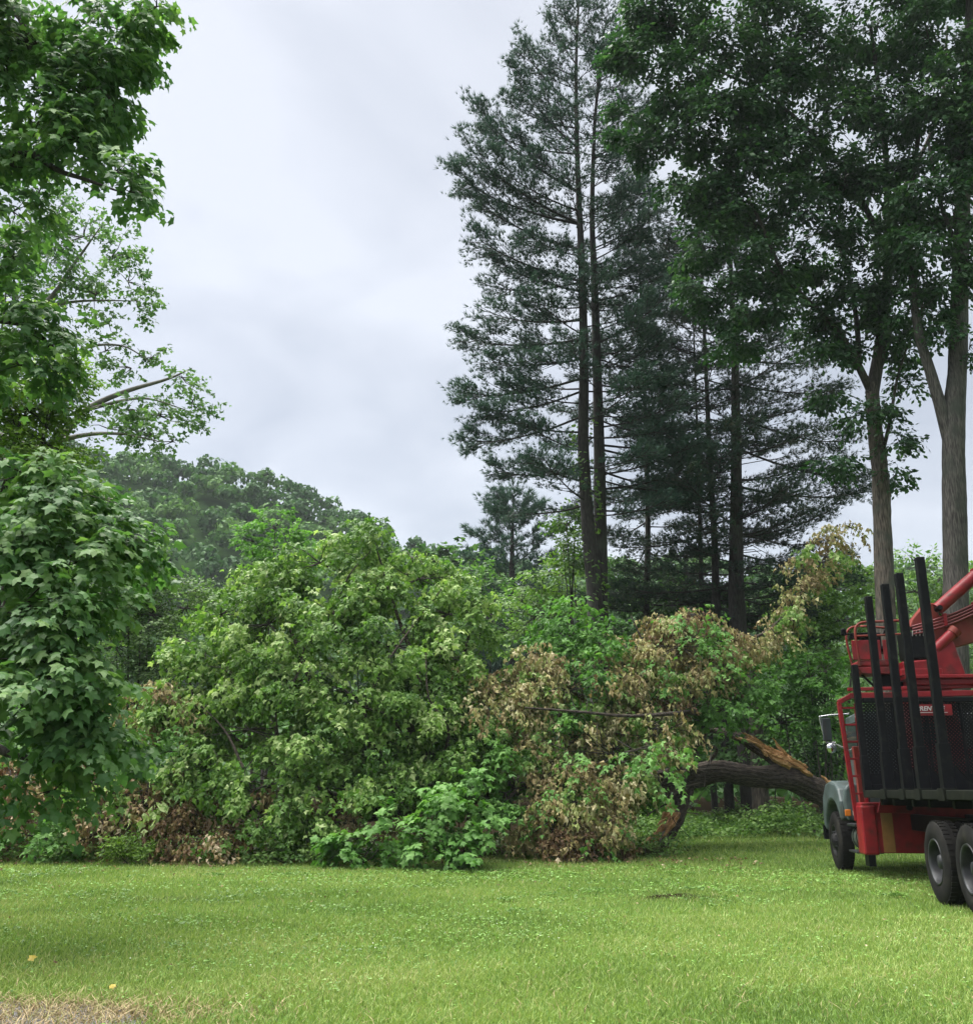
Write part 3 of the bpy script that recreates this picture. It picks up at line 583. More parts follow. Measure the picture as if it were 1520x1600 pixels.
# ---- pines
def pine(label, path, r0, Y, zlow, left=(), rnd=30, reach=(3.6, 1.2), dens=1.0, mat='needle', group=None, tuft=.17, side=None, rise=.12, name='pine_tree', extra_dead=0):
    P = px([(u, v, Y) for u, v in path]); base = np.array([P[0][0], Y, float(gz(P[0][0], Y)) - .2]); P = [base] + P
    o = thing(name, label, 'tree', (0, 0, 0), group=group)
    b = MB(); C = tube(b, P, np.linspace(r0, r0 * .1, len(P)), 12, 60, rough=.06, ridges=7); b.build('trunk', M['bark_pine'], o, smooth=True)
    top = C[-1][2]; lv = Leaves(); tw = MB()
    def on(z): return np.array([np.interp(z, C[:, 2], C[:, 0]), Y, z])
    br = []
    for (tv, tu, tiv, dy) in left:      # height on trunk (photo row), tip in the photo
        z = at(0, tv, Y)[2]; s = on(z); tip = at(tu, tiv, Y + dy); br.append((s, tip, 1.25))
    for i in range(rnd):
        f = (i + rng.random()) / rnd; z = zlow + (top - zlow) * f
        ln = (reach[0] * (1 - f) + reach[1] * f) * rng.uniform(.7, 1.12); az = i * 2.4 + rng.normal() * .4
        if side is not None and rng.random() < .6: az = side + rng.normal() * .7
        d = np.array([math.cos(az), math.sin(az) * .9, rise + .5 * f + rng.normal() * .1]); br.append((on(z), on(z) + d * ln, 1.0))
    for i in range(9):
        z = top - .1 - .28 * i; az = i * 2.4; s_ = on(z); br.append((s_, s_ + np.array([math.cos(az) * .45, math.sin(az) * .45, .55]) * (.7 + .12 * i), 1.6))
    for k, (s, tip, wgt) in enumerate(br):
        ln = np.linalg.norm(tip - s); d = (tip - s) / ln
        c1 = s + (tip - s) * .35 + np.array([0, 0, -.05 * ln]); c2 = s + (tip - s) * .75 + np.array([0, 0, -.05 * ln])
        rb = max(.018, .012 * ln)
        path_b = spline([s, c1, c2, tip], 14)
        b = MB(); tube(b, path_b, np.linspace(rb, rb * .25, 14), 6, cap=False); b.build('branch', M['bark_pine'], o, smooth=True)
        nb = int(max(7, ln * 6.0 * wgt)); sd = norm(np.cross(d, UP))
        for q in range(nb):
            f = .22 + .78 * (q + rng.random()) / nb; p = np.array([np.interp(f * 13, np.arange(14), path_b[:, c]) for c in range(3)])
            sgn = 1 if q % 2 else -1; bl = ln * (.20 + .17 * math.sin(math.pi * min(1, f * .9))) * rng.uniform(.7, 1.25)
            e = p + bl * norm(d * .75 + sd * sgn * rng.uniform(.3, 1) + np.array([0, 0, rng.normal() * .12 + .16])) 
            tube(tw, [p, (p + e) / 2 - np.array([0, 0, .03]), e], [.014, .01, .005], 3, cap=False)
            nt_ = max(3, int(bl * 22 * dens * rng.uniform(.6, 1.3))); ff = .2 + .8 * rng.random(nt_) ** .6
            tp = p + (e - p) * ff[:, None] + rng.normal(size=(nt_, 3)) * np.array([.11, .11, .06])
            dd = norm(e - p)[None] * .7 + rng.normal(size=(nt_, 3)) * .55 + np.array([0, 0, .25])
            lv.add(tp, dd, rng.normal(size=(nt_, 3)), tuft * rng.uniform(.75, 1.25, nt_), np.clip(rng.normal(size=nt_) * .2 + rng.uniform(.25, .7), 0, 1))
    for q in range(extra_dead):
        z = rng.uniform(zlow * .45, top * .7); s = on(z); a_ = rng.random() * 6.28; l_ = rng.uniform(.6, 2.0)
        tube(tw, [s, s + np.array([math.cos(a_) * l_ * .6, math.sin(a_) * l_ * .6, .05]), s + np.array([math.cos(a_) * l_, math.sin(a_) * l_, -.25 * l_])], [.02, .014, .005], 3, cap=False)
    tw.build('twigs', M['bark_pine'], o, kind='stuff'); lv.build('needles', TUFT, M[mat], o, kind='stuff')
    return o
GP = 'pines standing behind the fallen tree'
pine('left stem of the double pine, tallest conifer, its branches reaching out into the open sky', [(930, 960), (920, 840), (911, 700), (912, 560), (908, 400), (902, 250), (900, 100), (905, -25)], .27, 29, 9.5,
     [(735, 775, 735, -.6), (650, 745, 690, .4), (590, 732, 615, -.3), (610, 760, 642, -.8), (530, 735, 530, .5), (560, 770, 565, -.6), (500, 770, 490, -.8), (440, 775, 450, .4), (440, 750, 375, -.4), (455, 780, 410, .7), (350, 728, 285, .2), (390, 755, 322, .9), (350, 742, 245, -.7), (300, 758, 190, .3), (330, 780, 262, -.9), (240, 775, 212, -.4), (230, 808, 125, .3), (170, 815, 75, -.3), (200, 800, 165, .8), (120, 835, 80, .4), (100, 860, 35, .2), (60, 875, 15, -.2), (480, 830, 470, -1.2), (400, 830, 370, -1.3), (300, 840, 240, -1.2), (560, 830, 560, -1.3), (220, 850, 150, -1.0), (150, 870, 90, -1)],
     rnd=66, reach=(3.0, .9), group=GP, dens=1.0, rise=.05, tuft=.19)
pine('right stem of the double pine, close against the taller left stem', [(938, 965), (938, 840), (936, 700), (932, 560), (928, 430), (925, 330), (930, 180), (945, 40)], .27, 29.6, 10,
     [(470, 1040, 430, .3), (560, 1050, 580, .2), (650, 1040, 640, -.5), (330, 1010, 270, .1), (250, 1000, 180, .4)], rnd=70, reach=(3.3, 1.2), group=GP, dens=1.05, mat='needle', rise=.03, side=-.5, tuft=.19)
pine('thin shaded pine just left of the stout pine trunk', [(1120, 960), (1116, 840), (1108, 700), (1102, 560), (1095, 420), (1090, 330)], .16, 31, 7, [(620, 990, 655, -.4), (560, 1010, 520, .3), (760, 1010, 770, .2)], rnd=54, reach=(3.2, 1.9), group=GP, dens=.95, mat='needle_dark', rise=-.08, extra_dead=40)
pine('stout dark pine nearest to the pale trunked broadleaf tree', [(1152, 965), (1150, 840), (1150, 700), (1148, 560), (1142, 430), (1140, 340)], .31, 30.4, 6.5,
     [(700, 1330, 745, -.5), (650, 1310, 690, .4), (600, 1300, 610, -.2), (560, 1290, 560, .5), (760, 1340, 770, .3), (840, 1290, 800, -.3), (830, 1260, 850, .5)], rnd=56, reach=(3.2, 2.2), group=GP, dens=1.0, mat='needle_dark', rise=-.05, extra_dead=30)
pine('thinnest pine stem in the shaded middle of the pine stand', [(1098, 960), (1094, 840), (1090, 700), (1085, 560), (1080, 400)], .11, 33, 7, [], rnd=44, reach=(2.9, 1.8), group=GP, dens=.95, mat='needle_dark', rise=-.1, extra_dead=40)
pine('shaded pine with low dark boughs between the double pine and the stout pine', [(1010, 980), (1012, 840), (1010, 700), (1005, 560), (1000, 440), (1002, 350)], .14, 33.5, 3.5, [(880, 950, 920, -.3), (860, 1080, 900, .2)], rnd=60, reach=(3.4, 2.0), group=GP, dens=1.0, mat='needle_dark', rise=-.14, extra_dead=20)
pine('distant grey-green conifer with upswept tips in the gap right of the hill', [(800, 960), (800, 860), (802, 775)], .3, 52, 3.0, [(850, 735, 830, 0), (860, 865, 830, 0), (830, 760, 790, 0), (830, 845, 790, 0), (830, 785, 772, 0), (830, 825, 775, 0), (880, 730, 870, 0), (900, 860, 870, 0)], rnd=54, reach=(3.4, 1.0), dens=.45, tuft=.36, rise=.5, name='conifer')

# vine on the double pine
lv = Leaves(); n = 900; zz_ = rng.uniform(3, 13, n); a_ = rng.random(n) * 6.28; uu = np.interp(zz_, [at(0, v, 29)[2] for v in (960, 840, 700, 560, 400)], [at(u, v, 29)[0] for u, v in ((930, 960), (920, 840), (911, 700), (912, 560), (908, 400))])
rr_ = .28 + .14 * rng.random(n); k = np.sin(zz_ * 2 + a_) > -.1
P = np.stack([uu + np.cos(a_) * rr_, 29 + np.sin(a_) * rr_, zz_], -1)[k]; d = np.stack([np.cos(a_), np.sin(a_), -.4 + 0 * a_], -1)[k]
lv.add(P, d + rng.normal(size=P.shape) * .4, d + UP + rng.normal(size=P.shape) * .3, rng.uniform(.1, .18, len(P)), rng.random(len(P)))
o = thing('climbing_vine', 'green leafy vine climbing the lower trunk of the double pine', 'vine'); lv.build('foliage', LEAF_ROUND, M['shrub'], o)

# ---- hickories, right
t = thing('broadleaf_tree', 'tall broadleaf tree with slim pale scaly trunk and forked limbs behind the truck stakes', 'tree', group='tall broadleaf trees behind the truck')
YK = 24
b = MB(); p0 = at(1392, 1100, YK); tube(b, [(p0[0], YK, .0)] + px([(1390, 1100, YK), (1382, 900, YK), (1376, 760, YK), (1368, 680, YK), (1362, 600, YK)]), [.28, .25, .23, .21, .19, .17], 18, 70, rough=.11, ridges=9); b.build('trunk', M['bark_pale'], t, smooth=True)
branch_parts(t, [(px([(1362, 615, YK), (1375, 540, YK), (1385, 440, YK), (1388, 330, YK), (1380, 200, YK - .6), (1360, 40, YK - 1)]), .18, .05),
                 (px([(1362, 615, YK), (1335, 560, YK - .2), (1300, 505, YK - .4), (1262, 470, YK - .6), (1220, 420, YK - .9), (1180, 330, YK - 1.2), (1120, 230, YK - 1.4)]), .11, .03),
                 (px([(1342, 570, YK - .1), (1338, 500, YK), (1325, 430, YK), (1300, 340, YK + .3), (1280, 200, YK + .4)]), .08, .03),
                 (px([(1375, 720, YK), (1390, 660, YK - .3), (1402, 590, YK - .5), (1425, 520, YK - .7)]), .06, .02),
                 (px([(1386, 400, YK), (1340, 300, YK - .5), (1290, 230, YK - .9), (1200, 150, YK - 1.2), (1080, 90, YK - 1.5)]), .09, .03),
                 (px([(1388, 330, YK), (1430, 260, YK), (1470, 160, YK), (1480, 40, YK)]), .08, .03)], M['bark'], rough=.05)
hk1 = [(1000, 90, 22.6, 52, 60), (985, 180, 22.6, 40, 40), (1050, 40, 22.6, 62, 50), (1060, 130, 22.4, 56, 46), (1010, 30, 22.8, 44, 40), (1130, 90, 22.4, 70, 55), (1120, 180, 22.4, 60, 46), (1200, 40, 22.5, 80, 50), (1210, 140, 22.4, 76, 55), (1290, 90, 22.5, 80, 60), (1370, 40, 22.6, 76, 60), (1150, 255, 22.6, 56, 44), (1095, 270, 22.8, 40, 36), (1230, 240, 22.6, 70, 52), (1310, 200, 22.8, 70, 55), (1380, 160, 22.8, 66, 56), (1320, 290, 23, 66, 50), (1240, 330, 22.8, 66, 48), (1180, 350, 22.8, 52, 44), (1130, 330, 23, 40, 34), (1390, 290, 23.2, 60, 56), (1200, 420, 22.9, 60, 40), (1270, 400, 23.2, 66, 44), (1350, 390, 23.4, 56, 44), (1150, 430, 23, 36, 30), (1230, 475, 23, 46, 26), (1320, 470, 23.5, 50, 30), (1395, 470, 23.6, 44, 40), (1410, 540, 23.6, 26, 26),
       (1390, 640, 23.6, 20, 26), (1405, 690, 23.6, 20, 24), (1335, 650, 23.5, 24, 20), (1400, 740, 23.7, 12, 22), (1300, 610, 23.5, 30, 18), (1420, 600, 23.6, 16, 20), (1060, -40, 22.5, 90, 60), (1230, -60, 22.5, 100, 60), (1380, -60, 22.6, 100, 60), (1310, 720, 23.4, 30, 16)]
def hickory_crown(t, pads, dens):
    tw = MB(); lv = Leaves(); pads_to(lv, pads, .15, 10, .42, dens=dens, tw=tw, droop=.35, flat=.8, jit=.36, twr=.009, sub=.40, fill=.3, tintr=(0, .85))
    tw.build('twigs', M['twig'], t, kind='stuff'); lv.build('crown', LEAF_OVAL, M['hickory'], t)
hickory_crown(t, hk1 + [(1075, 215, 22.8, 50, 40), (1120, 310, 22.9, 46, 40), (1100, 390, 23, 42, 36), (1060, 300, 23, 34, 36), (1160, 490, 23.2, 40, 24), (1330, 530, 23.6, 40, 24), (1020, 240, 22.8, 34, 34), (1285, 555, 23.5, 34, 16), (1345, 470, 23.5, 44, 36), (1405, 530, 23.6, 36, 30), (1290, 515, 23.5, 44, 26), (1160, 210, 22.8, 44, 34), (1100, 450, 23.2, 36, 34), (1150, 540, 23.4, 36, 26), (1420, 350, 23.4, 44, 44)], 4.2)
t = thing('broadleaf_tree', 'tall broadleaf tree with stout grey trunk forking low behind the red crane', 'tree', group='tall broadleaf trees behind the truck')
YK = 22.5
p0 = at(1496, 1100, YK); b = MB(); tube(b, [(p0[0], YK, .0)] + px([(1496, 1100, YK), (1493, 900, YK), (1490, 760, YK), (1490, 660, YK), (1497, 560, YK), (1500, 420, YK), (1506, 250, YK), (1515, 60, YK), (1520, -160, YK)]), [.32, .3, .28, .27, .25, .22, .2, .17, .14, .1], 18, 80, rough=.11, ridges=9); b.build('trunk', M['bark_grey'], t, smooth=True)
branch_parts(t, [(px([(1484, 690, YK), (1468, 630, YK), (1450, 570, YK), (1435, 520, YK), (1425, 440, YK), (1420, 330, YK), (1440, 180, YK)]), .17, .05), (px([(1506, 250, YK), (1560, 150, YK), (1600, 40, YK)]), .09, .04), (px([(1502, 400, YK), (1470, 320, YK - .4), (1450, 220, YK - .8)]), .07, .03)], M['bark_grey'], rough=.06)
hickory_crown(t, [(1450, 60, 22, 66, 60), (1500, 120, 21.8, 56, 70), (1450, 180, 22, 56, 56), (1500, 250, 22, 52, 60), (1440, 300, 22, 50, 52), (1490, 340, 22, 46, 50), (1430, 400, 22, 50, 46), (1480, 430, 22.2, 36, 36), (1440, 480, 22.2, 44, 36), (1515, 420, 22, 24, 40), (1470, 520, 22.3, 20, 20), (1560, 200, 22, 80, 120), (1480, -50, 22, 100, 60), (1515, 540, 22.2, 12, 26)], 4.2)

#==FALLEN==
t = thing('fallen_tree', 'broken maple fallen across the back of the lawn, part green, part wilted brown', 'fallen tree')
YT = 25.2
b = MB()
tube(b, px([(1330, 1262, YT), (1290, 1243, YT), (1240, 1218, YT), (1180, 1213, YT), (1120, 1206, YT), (1075, 1214, YT), (1020, 1222, YT - .4), (940, 1215, YT - .8), (840, 1225, YT - 1.2), (720, 1245, YT - 1.6), (600, 1265, YT - 1.8), (470, 1275, YT - 1.8)]),
     [.31, .30, .29, .25, .25, .31, .26, .23, .23, .2, .16, .10], 48, 220, rough=.15, ridges=15); b.build('trunk', M['bark_dark'], t, smooth=True)
b = MB(); tube(b, px([(1262, 1222, YT + .1), (1225, 1195, YT + .2), (1190, 1172, YT + .3), (1150, 1150, YT + .4), (1110, 1140, YT + .6)]), [.22, .20, .16, .12, .06], 30, 60, rough=.17, ridges=11); b.build('split_limb', M['bark_dark'], t, label='split upper limb torn open along its top')
b = MB(); tube(b, px([(1072, 1230, YT), (1062, 1262, YT - .3), (1052, 1288, YT - .6), (1036, 1324, YT - .9)]), [.19, .18, .17, .13], 30, 50, rough=.17, ridges=11); b.build('snapped_limb', M['bark_dark'], t, label='snapped limb propped down onto the grass')
def splinter(p, q, w, th, lab=None):
    p, q = np.asarray(p, float), np.asarray(q, float); d = norm(q - p); s = norm(np.cross(d, np.array([0, -1, .3]))); n_ = np.cross(s, d)
    fr = np.linspace(0, 1, 7); prof = np.array([.7, 1, .95, .85, .6, .35, .04]) * (1 + .25 * rng.normal(size=7) * np.array([1, 1, 1, 1, 1, .5, 0]))
    V = []
    for f, k in zip(fr, prof):
        c = p + (q - p) * f + s * rng.normal() * w * .16 + n_ * rng.normal() * th * .2
        V += [c - s * w * k - n_ * th * .4, c + s * w * k * .9, c + s * w * k * .2 + n_ * th * k, c - s * w * k * .7 + n_ * th * k * .7]
    F = [[i * 4 + j, i * 4 + (j + 1) % 4, i * 4 + 4 + (j + 1) % 4, i * 4 + 4 + j] for i in range(6) for j in range(4)] + [[3, 2, 1, 0], [24, 25, 26, 27]]
    b = MB(); b.add(V, F); o = b.build('splinter', M['wood'], t)
    return o
for (u0, v0, u1, v1, w, y) in [(1250, 1202, 1165, 1150, .10, -.10), (1262, 1208, 1200, 1165, .09, -.2), (1235, 1200, 1195, 1178, .07, -.28), (1215, 1180, 1162, 1145, .07, -.05), (1246, 1200, 1210, 1160, .05, .0), (1225, 1192, 1180, 1163, .06, -.2), (1270, 1212, 1228, 1188, .06, -.3), (1300, 1226, 1282, 1212, .05, -.4)]:
    splinter(at(u0, v0, YT + y), at(u1, v1, YT + y + .15), w, .10)
for q in range(12):
    f = rng.random(); u0, v0 = 1160 + 105 * f + rng.normal() * 4, 1146 + 58 * f + rng.normal() * 5; l_ = rng.uniform(14, 40); a_ = rng.normal() * .22 + math.radians(29)
    splinter(at(u0, v0, YT - .15 - .15 * rng.random()), at(u0 - l_ * math.cos(a_), v0 - l_ * math.sin(a_), YT - .2 + .1 * rng.normal()), rng.uniform(.015, .05), .04)
for q in range(16):
    f = rng.random(); u0, v0 = 1056 - 22 * f + rng.normal() * 5, 1262 + 38 * f; l_ = rng.uniform(12, 34); a_ = rng.normal() * .2
    splinter(at(u0, v0, 24.0), at(u0 - l_ * (.55 + a_), v0 + l_ * .8, 23.8), rng.uniform(.015, .045), .04)
for (u0, v0, u1, v1, w, y) in [(1058, 1268, 1034, 1300, .09, -1.0), (1052, 1262, 1040, 1290, .08, -.95), (1046, 1262, 1032, 1282, .07, -.9), (1062, 1270, 1040, 1306, .05, -1.05), (1026, 1302, 1000, 1322, .09, -1.2), (1030, 1306, 1008, 1318, .07, -1.25), (1050, 1255, 1036, 1276, .07, -.85)]:
    splinter(at(u0, v0, YT + y), at(u1, v1, YT + y - .1), w, .08)
branch_parts(t, [(px([(1078, 1208, 24.8), (1085, 1175, 24.5), (1098, 1150, 24.3), (1102, 1125, 24.2), (1095, 1112, 24)]), .13, .06),
                 (px([(1100, 1116, 24), (1075, 1113, 23.2), (1040, 1116, 22.3), (980, 1119, 22.0), (900, 1112, 21.9), (820, 1106, 22)]), .065, .02),
                 (px([(1095, 1112, 24), (1060, 1060, 24), (1010, 1010, 24), (985, 960, 24)]), .06, .012),
                 (px([(1100, 1120, 24.2), (1120, 1060, 24.3), (1150, 1010, 24.5), (1200, 985, 24.8), (1250, 930, 25), (1300, 850, 25.2)]), .07, .012),
                 (px([(1108, 1190, 24.6), (1120, 1172, 24.4), (1100, 1160, 24.3)]), .05, .02),
                 (px([(1055, 1215, 24.4), (1062, 1180, 23.8), (1056, 1240, 23.6), (1010, 1275, 22.6)]), .05, .015),
                 (px([(660, 1240, 23.6), (665, 1180, 23), (690, 1120, 23), (720, 1040, 23.3), (740, 960, 23.5)]), .13, .02),
                 (px([(665, 1190, 23.1), (640, 1130, 22.8), (655, 1060, 22.9), (620, 960, 23.4), (580, 830, 24)]), .12, .015),
                 (px([(640, 1230, 23.6), (560, 1170, 23.2), (500, 1090, 23), (460, 1000, 23.2), (430, 900, 23.8)]), .13, .02),
                 (px([(560, 1262, 23.6), (450, 1210, 23), (360, 1150, 22.6), (300, 1080, 22.8), (290, 1000, 23.3)]), .11, .015),
                 (px([(520, 1270, 23.4), (400, 1265, 22.6), (280, 1270, 22), (180, 1240, 21.8), (100, 1200, 22)]), .09, .015),
                 (px([(760, 1240, 23.8), (640, 1268, 22.6), (540, 1285, 21.8), (460, 1280, 21.6)]), .1, .02),
                 (px([(840, 1225, 24), (850, 1150, 23.4), (850, 1090, 23), (820, 1040, 22.8)]), .07, .015),
                 (px([(900, 1215, 24), (930, 1150, 23.6), (960, 1080, 23.8), (1000, 1000, 24)]), .08, .015),
                 (px([(870, 1222, 23.8), (815, 1230, 22.6), (770, 1275, 21.6)]), .08, .02),
                 (px([(940, 1215, 24.2), (930, 1255, 22.4), (900, 1290, 21.6)]), .06, .015),
                 (px([(600, 1215, 22.6), (570, 1130, 21.9), (590, 1060, 22), (640, 985, 22.6), (690, 920, 23)]), .06, .012),
                 (px([(470, 1220, 22.2), (430, 1130, 21.7), (470, 1040, 22), (480, 950, 22.6)]), .055, .012),
                 (px([(690, 1200, 22.4), (700, 1140, 22), (670, 1090, 22), (665, 1020, 22.3)]), .05, .012),
                 (px([(640, 1170, 22.2), (610, 1120, 21.8), (560, 1100, 21.7), (520, 1050, 21.9)]), .035, .01),
                 (px([(520, 960, 22.8), (545, 900, 23.1), (580, 860, 23.5)]), .03, .008), (px([(560, 1250, 21.7), (640, 1225, 21.8), (720, 1235, 21.9)]), .06, .02),
                 (px([(380, 1200, 21.5), (350, 1140, 21.7), (300, 1090, 22)]), .035, .01),
                 (px([(200, 1300, 21.6), (225, 1250, 21.6), (235, 1215, 21.8)]), .05, .02), (px([(120, 1320, 21.6), (160, 1290, 21.4), (140, 1250, 21.6)]), .045, .015)], M['bark_dark'], rough=.08)
tw = MB(); g = Leaves()
gp = [(500, 880, 24, 80, 46), (560, 845, 24.2, 60, 32), (585, 818, 24.2, 22, 18), (430, 905, 23.8, 70, 45), (388, 912, 23.8, 34, 26), (345, 960, 23.6, 54, 40), (292, 1000, 23.6, 26, 34), (320, 1020, 23.2, 48, 40), (560, 930, 23.6, 90, 56), (655, 905, 23.8, 66, 44), (640, 870, 24, 40, 20), (700, 960, 23.6, 58, 52), (745, 945, 23.6, 18, 34), (750, 990, 23.6, 22, 30), (420, 975, 23, 84, 58), (510, 985, 22.8, 84, 58), (610, 1010, 22.9, 84, 60), (690, 1030, 23, 64, 50), (370, 1060, 22.5, 78, 50), (460, 1070, 22.3, 84, 54), (560, 1090, 22.3, 84, 56), (650, 1100, 22.5, 72, 56), (720, 1100, 22.9, 50, 60), (300, 1110, 22.2, 66, 40), (390, 1140, 21.9, 78, 50), (490, 1160, 21.8, 80, 52), (590, 1170, 22, 72, 52), (690, 1180, 22.4, 60, 56), (330, 1195, 21.9, 60, 40), (430, 1225, 21.6, 74, 46), (540, 1235, 21.6, 70, 44), (630, 1240, 21.9, 56, 46), (740, 1180, 22.6, 46, 60), (760, 1120, 23, 44, 50), (400, 1300, 21.4, 60, 34), (480, 1300, 21.2, 56, 34)]
pads_to(g, gp, .15, 9, .46, dens=1.9, tw=tw, droop=.75, flat=.55, jit=.45, twr=.011, tintr=(.1, .9), sub=.33, fill=.45)
g.build('foliage', LEAF_MAPLE_SMALL, M['heap'], t, label='drooping yellow-green leaves of the fallen crown', single=120)
g = Leaves()
gp2 = [(880, 990, 23.8, 44, 40), (905, 960, 24, 24, 26), (850, 1000, 23.8, 30, 40), (940, 1010, 23.6, 40, 36), (900, 1060, 23.2, 44, 46), (860, 1110, 22.9, 50, 40), (1010, 1090, 23.6, 40, 36), (1130, 1110, 24, 44, 34), (1170, 1090, 24.2, 30, 26), (1150, 1070, 24.4, 34, 34), (1060, 1130, 24, 30, 26), (780, 1170, 22.6, 44, 50), (790, 1240, 22, 40, 40), (740, 1230, 21.8, 44, 40), (985, 1235, 23, 26, 30), (240, 1180, 22, 50, 34), (60, 1310, 21.6, 50, 26), (110, 1260, 22, 30, 30)]
pads_to(g, gp2, .155, 9, .46, dens=1.9, tw=tw, droop=.45, flat=.75, jit=.4, twr=.011, tintr=(.1, .8), fill=.35)
pads_to(g, [(960, 1180, 22.2, 110, 90), (1060, 1010, 23.6, 90, 60), (880, 1270, 21.6, 90, 50)], .14, 7, .44, dens=.35, tw=tw, droop=.6, jit=.4, twr=.009, tintr=(.2, 1), sub=.3, fill=.4)
g.build('foliage', LEAF_MAPLE_SMALL, M['fresh'], t, label='still fresh green leaves of the fallen crown')
g = Leaves()
pads_to(g, [(1010, 1150, 23.2, 44, 40), (1020, 1060, 23.8, 50, 36), (1120, 1020, 24.2, 40, 34), (960, 1120, 23, 50, 40), (980, 1200, 22.5, 40, 40), (900, 1260, 21.9, 60, 40), (860, 1200, 22.3, 44, 40), (250, 1080, 22.3, 50, 26), (300, 1100, 22.1, 40, 26), (1280, 880, 25, 30, 36), (1240, 970, 24.8, 26, 30), (820, 1080, 22.8, 50, 40), (150, 1240, 21.9, 60, 40), (280, 1240, 21.7, 50, 30)],   .15, 8, .44, dens=1.25, tw=tw, droop=.7, hang=True, jit=.4, twr=.008, tintr=(.3, 1), sub=.42, fill=.3)
g.build('foliage', LEAF_MAPLE_SMALL, M['heap'], t, label='limp pale olive leaves among the wilted ones')
g = Leaves()
wp = [(1050, 975, 24, 42, 30), (1085, 960, 24.1, 28, 18), (1100, 1000, 24, 46, 34), (1030, 1020, 23.9, 58, 40), (1090, 1040, 24, 54, 38), (1140, 1010, 24.3, 30, 34), (985, 1020, 23.8, 36, 34), (1180, 1010, 24.6, 26, 24), (1210, 990, 24.7, 24, 24), (1240, 950, 24.9, 24, 30), (1262, 905, 25, 22, 30), (1250, 880, 25, 16, 16), (1305, 840, 25.2, 32, 18), (1290, 870, 25.1, 20, 18), (1330, 825, 25.2, 14, 12), (1000, 1080, 23.5, 50, 40), (950, 1100, 23.2, 42, 40), (835, 1060, 22.9, 44, 36), (870, 1080, 22.8, 28, 36), (830, 1020, 23, 22, 22), (770, 1065, 22.9, 44, 32), (740, 1055, 23, 26, 22), (800, 1110, 22.8, 44, 32), (905, 1150, 22.8, 50, 36), (960, 1170, 22.6, 50, 40), (1030, 1160, 23, 34, 44), (1040, 1120, 23.2, 30, 24), (900, 1215, 22.2, 56, 40), (960, 1230, 22.1, 46, 40), (880, 1270, 21.8, 60, 40), (930, 1290, 21.7, 56, 34), (850, 1290, 21.7, 40, 32), (965, 1290, 21.9, 24, 30), (830, 1180, 22.6, 40, 40), (245, 1085, 22.4, 44, 22), (210, 1100, 22.4, 22, 24), (270, 1120, 22.2, 46, 26)]
pads_to(g, wp, .155, 8, .44, dens=2.0, tw=tw, droop=.8, hang=True, jit=.35, twr=.011, tintr=(.1, .98), sub=.36, fill=.45)
pads_to(g, [(890, 1080, 22.7, 130, 80), (1010, 1140, 22.9, 80, 80), (760, 1100, 22.6, 70, 50)], .15, 7, .44, dens=.3, tw=tw, droop=.8, hang=True, jit=.4, twr=.009, tintr=(.1, 1), sub=.3, fill=.3)
g.build('wilted_foliage', LEAF_WILT, M['wilt'], t, label='wilted tan leaves hanging limp on the broken limbs', single=120)
g = Leaves()
bp = [(40, 1270, 21.9, 50, 50), (100, 1220, 22, 50, 40), (150, 1270, 21.9, 50, 40), (210, 1250, 21.9, 50, 44), (260, 1290, 21.6, 40, 30), (30, 1330, 21.6, 40, 20), (300, 1250, 21.8, 50, 40), (250, 1330, 21.3, 26, 20), (340, 1310, 21, 36, 22), (365, 1300, 20.9, 18, 14), (300, 1330, 21.1, 26, 16), (400, 1250, 22, 40, 30), (520, 1270, 22.4, 60, 26), (930, 1320, 21.5, 60, 16), (860, 1310, 21.6, 44, 20), (640, 1290, 22, 40, 24), (1045, 1090, 24, 40, 40), (1070, 970, 24.2, 36, 24), (20, 1220, 22.2, 50, 40), (-60, 1270, 22, 60, 60)]
pads_to(g, bp, .15, 8, .42, dens=1.7, tw=tw, droop=.8, hang=True, jit=.4, twr=.012, tintr=(.05, .9), sub=.5, fill=.3)
g.build('wilted_foliage', LEAF_WILT, M['wilt_brown'], t, label='dead brown leaves at the edges of the fallen crown')
for q in range(90):     # bare twigs sticking about
    u, v = rng.uniform(820, 1110), rng.uniform(1080, 1290); y = rng.uniform(21.8, 24)
    s = at(u, v, y); e = s + norm(rng.normal(size=3) * np.array([1, .6, .8])) * rng.uniform(.4, 1.1); tube(tw, [s, (s + e) / 2 + rng.normal(size=3) * .07, e], [.014, .01, .004], 3, 5, cap=False)
for q in range(80):
    u, v = rng.uniform(0, 420), rng.uniform(1180, 1330); y = rng.uniform(21.2, 22.4)
    s = at(u, v, y); e = s + norm(rng.normal(size=3) * np.array([1, .6, .8])) * rng.uniform(.4, 1.0); tube(tw, [s, (s + e) / 2 + rng.normal(size=3) * .07, e], [.014, .01, .004], 3, 5, cap=False)
tw.build('twigs', M['twig'], t, kind='stuff')

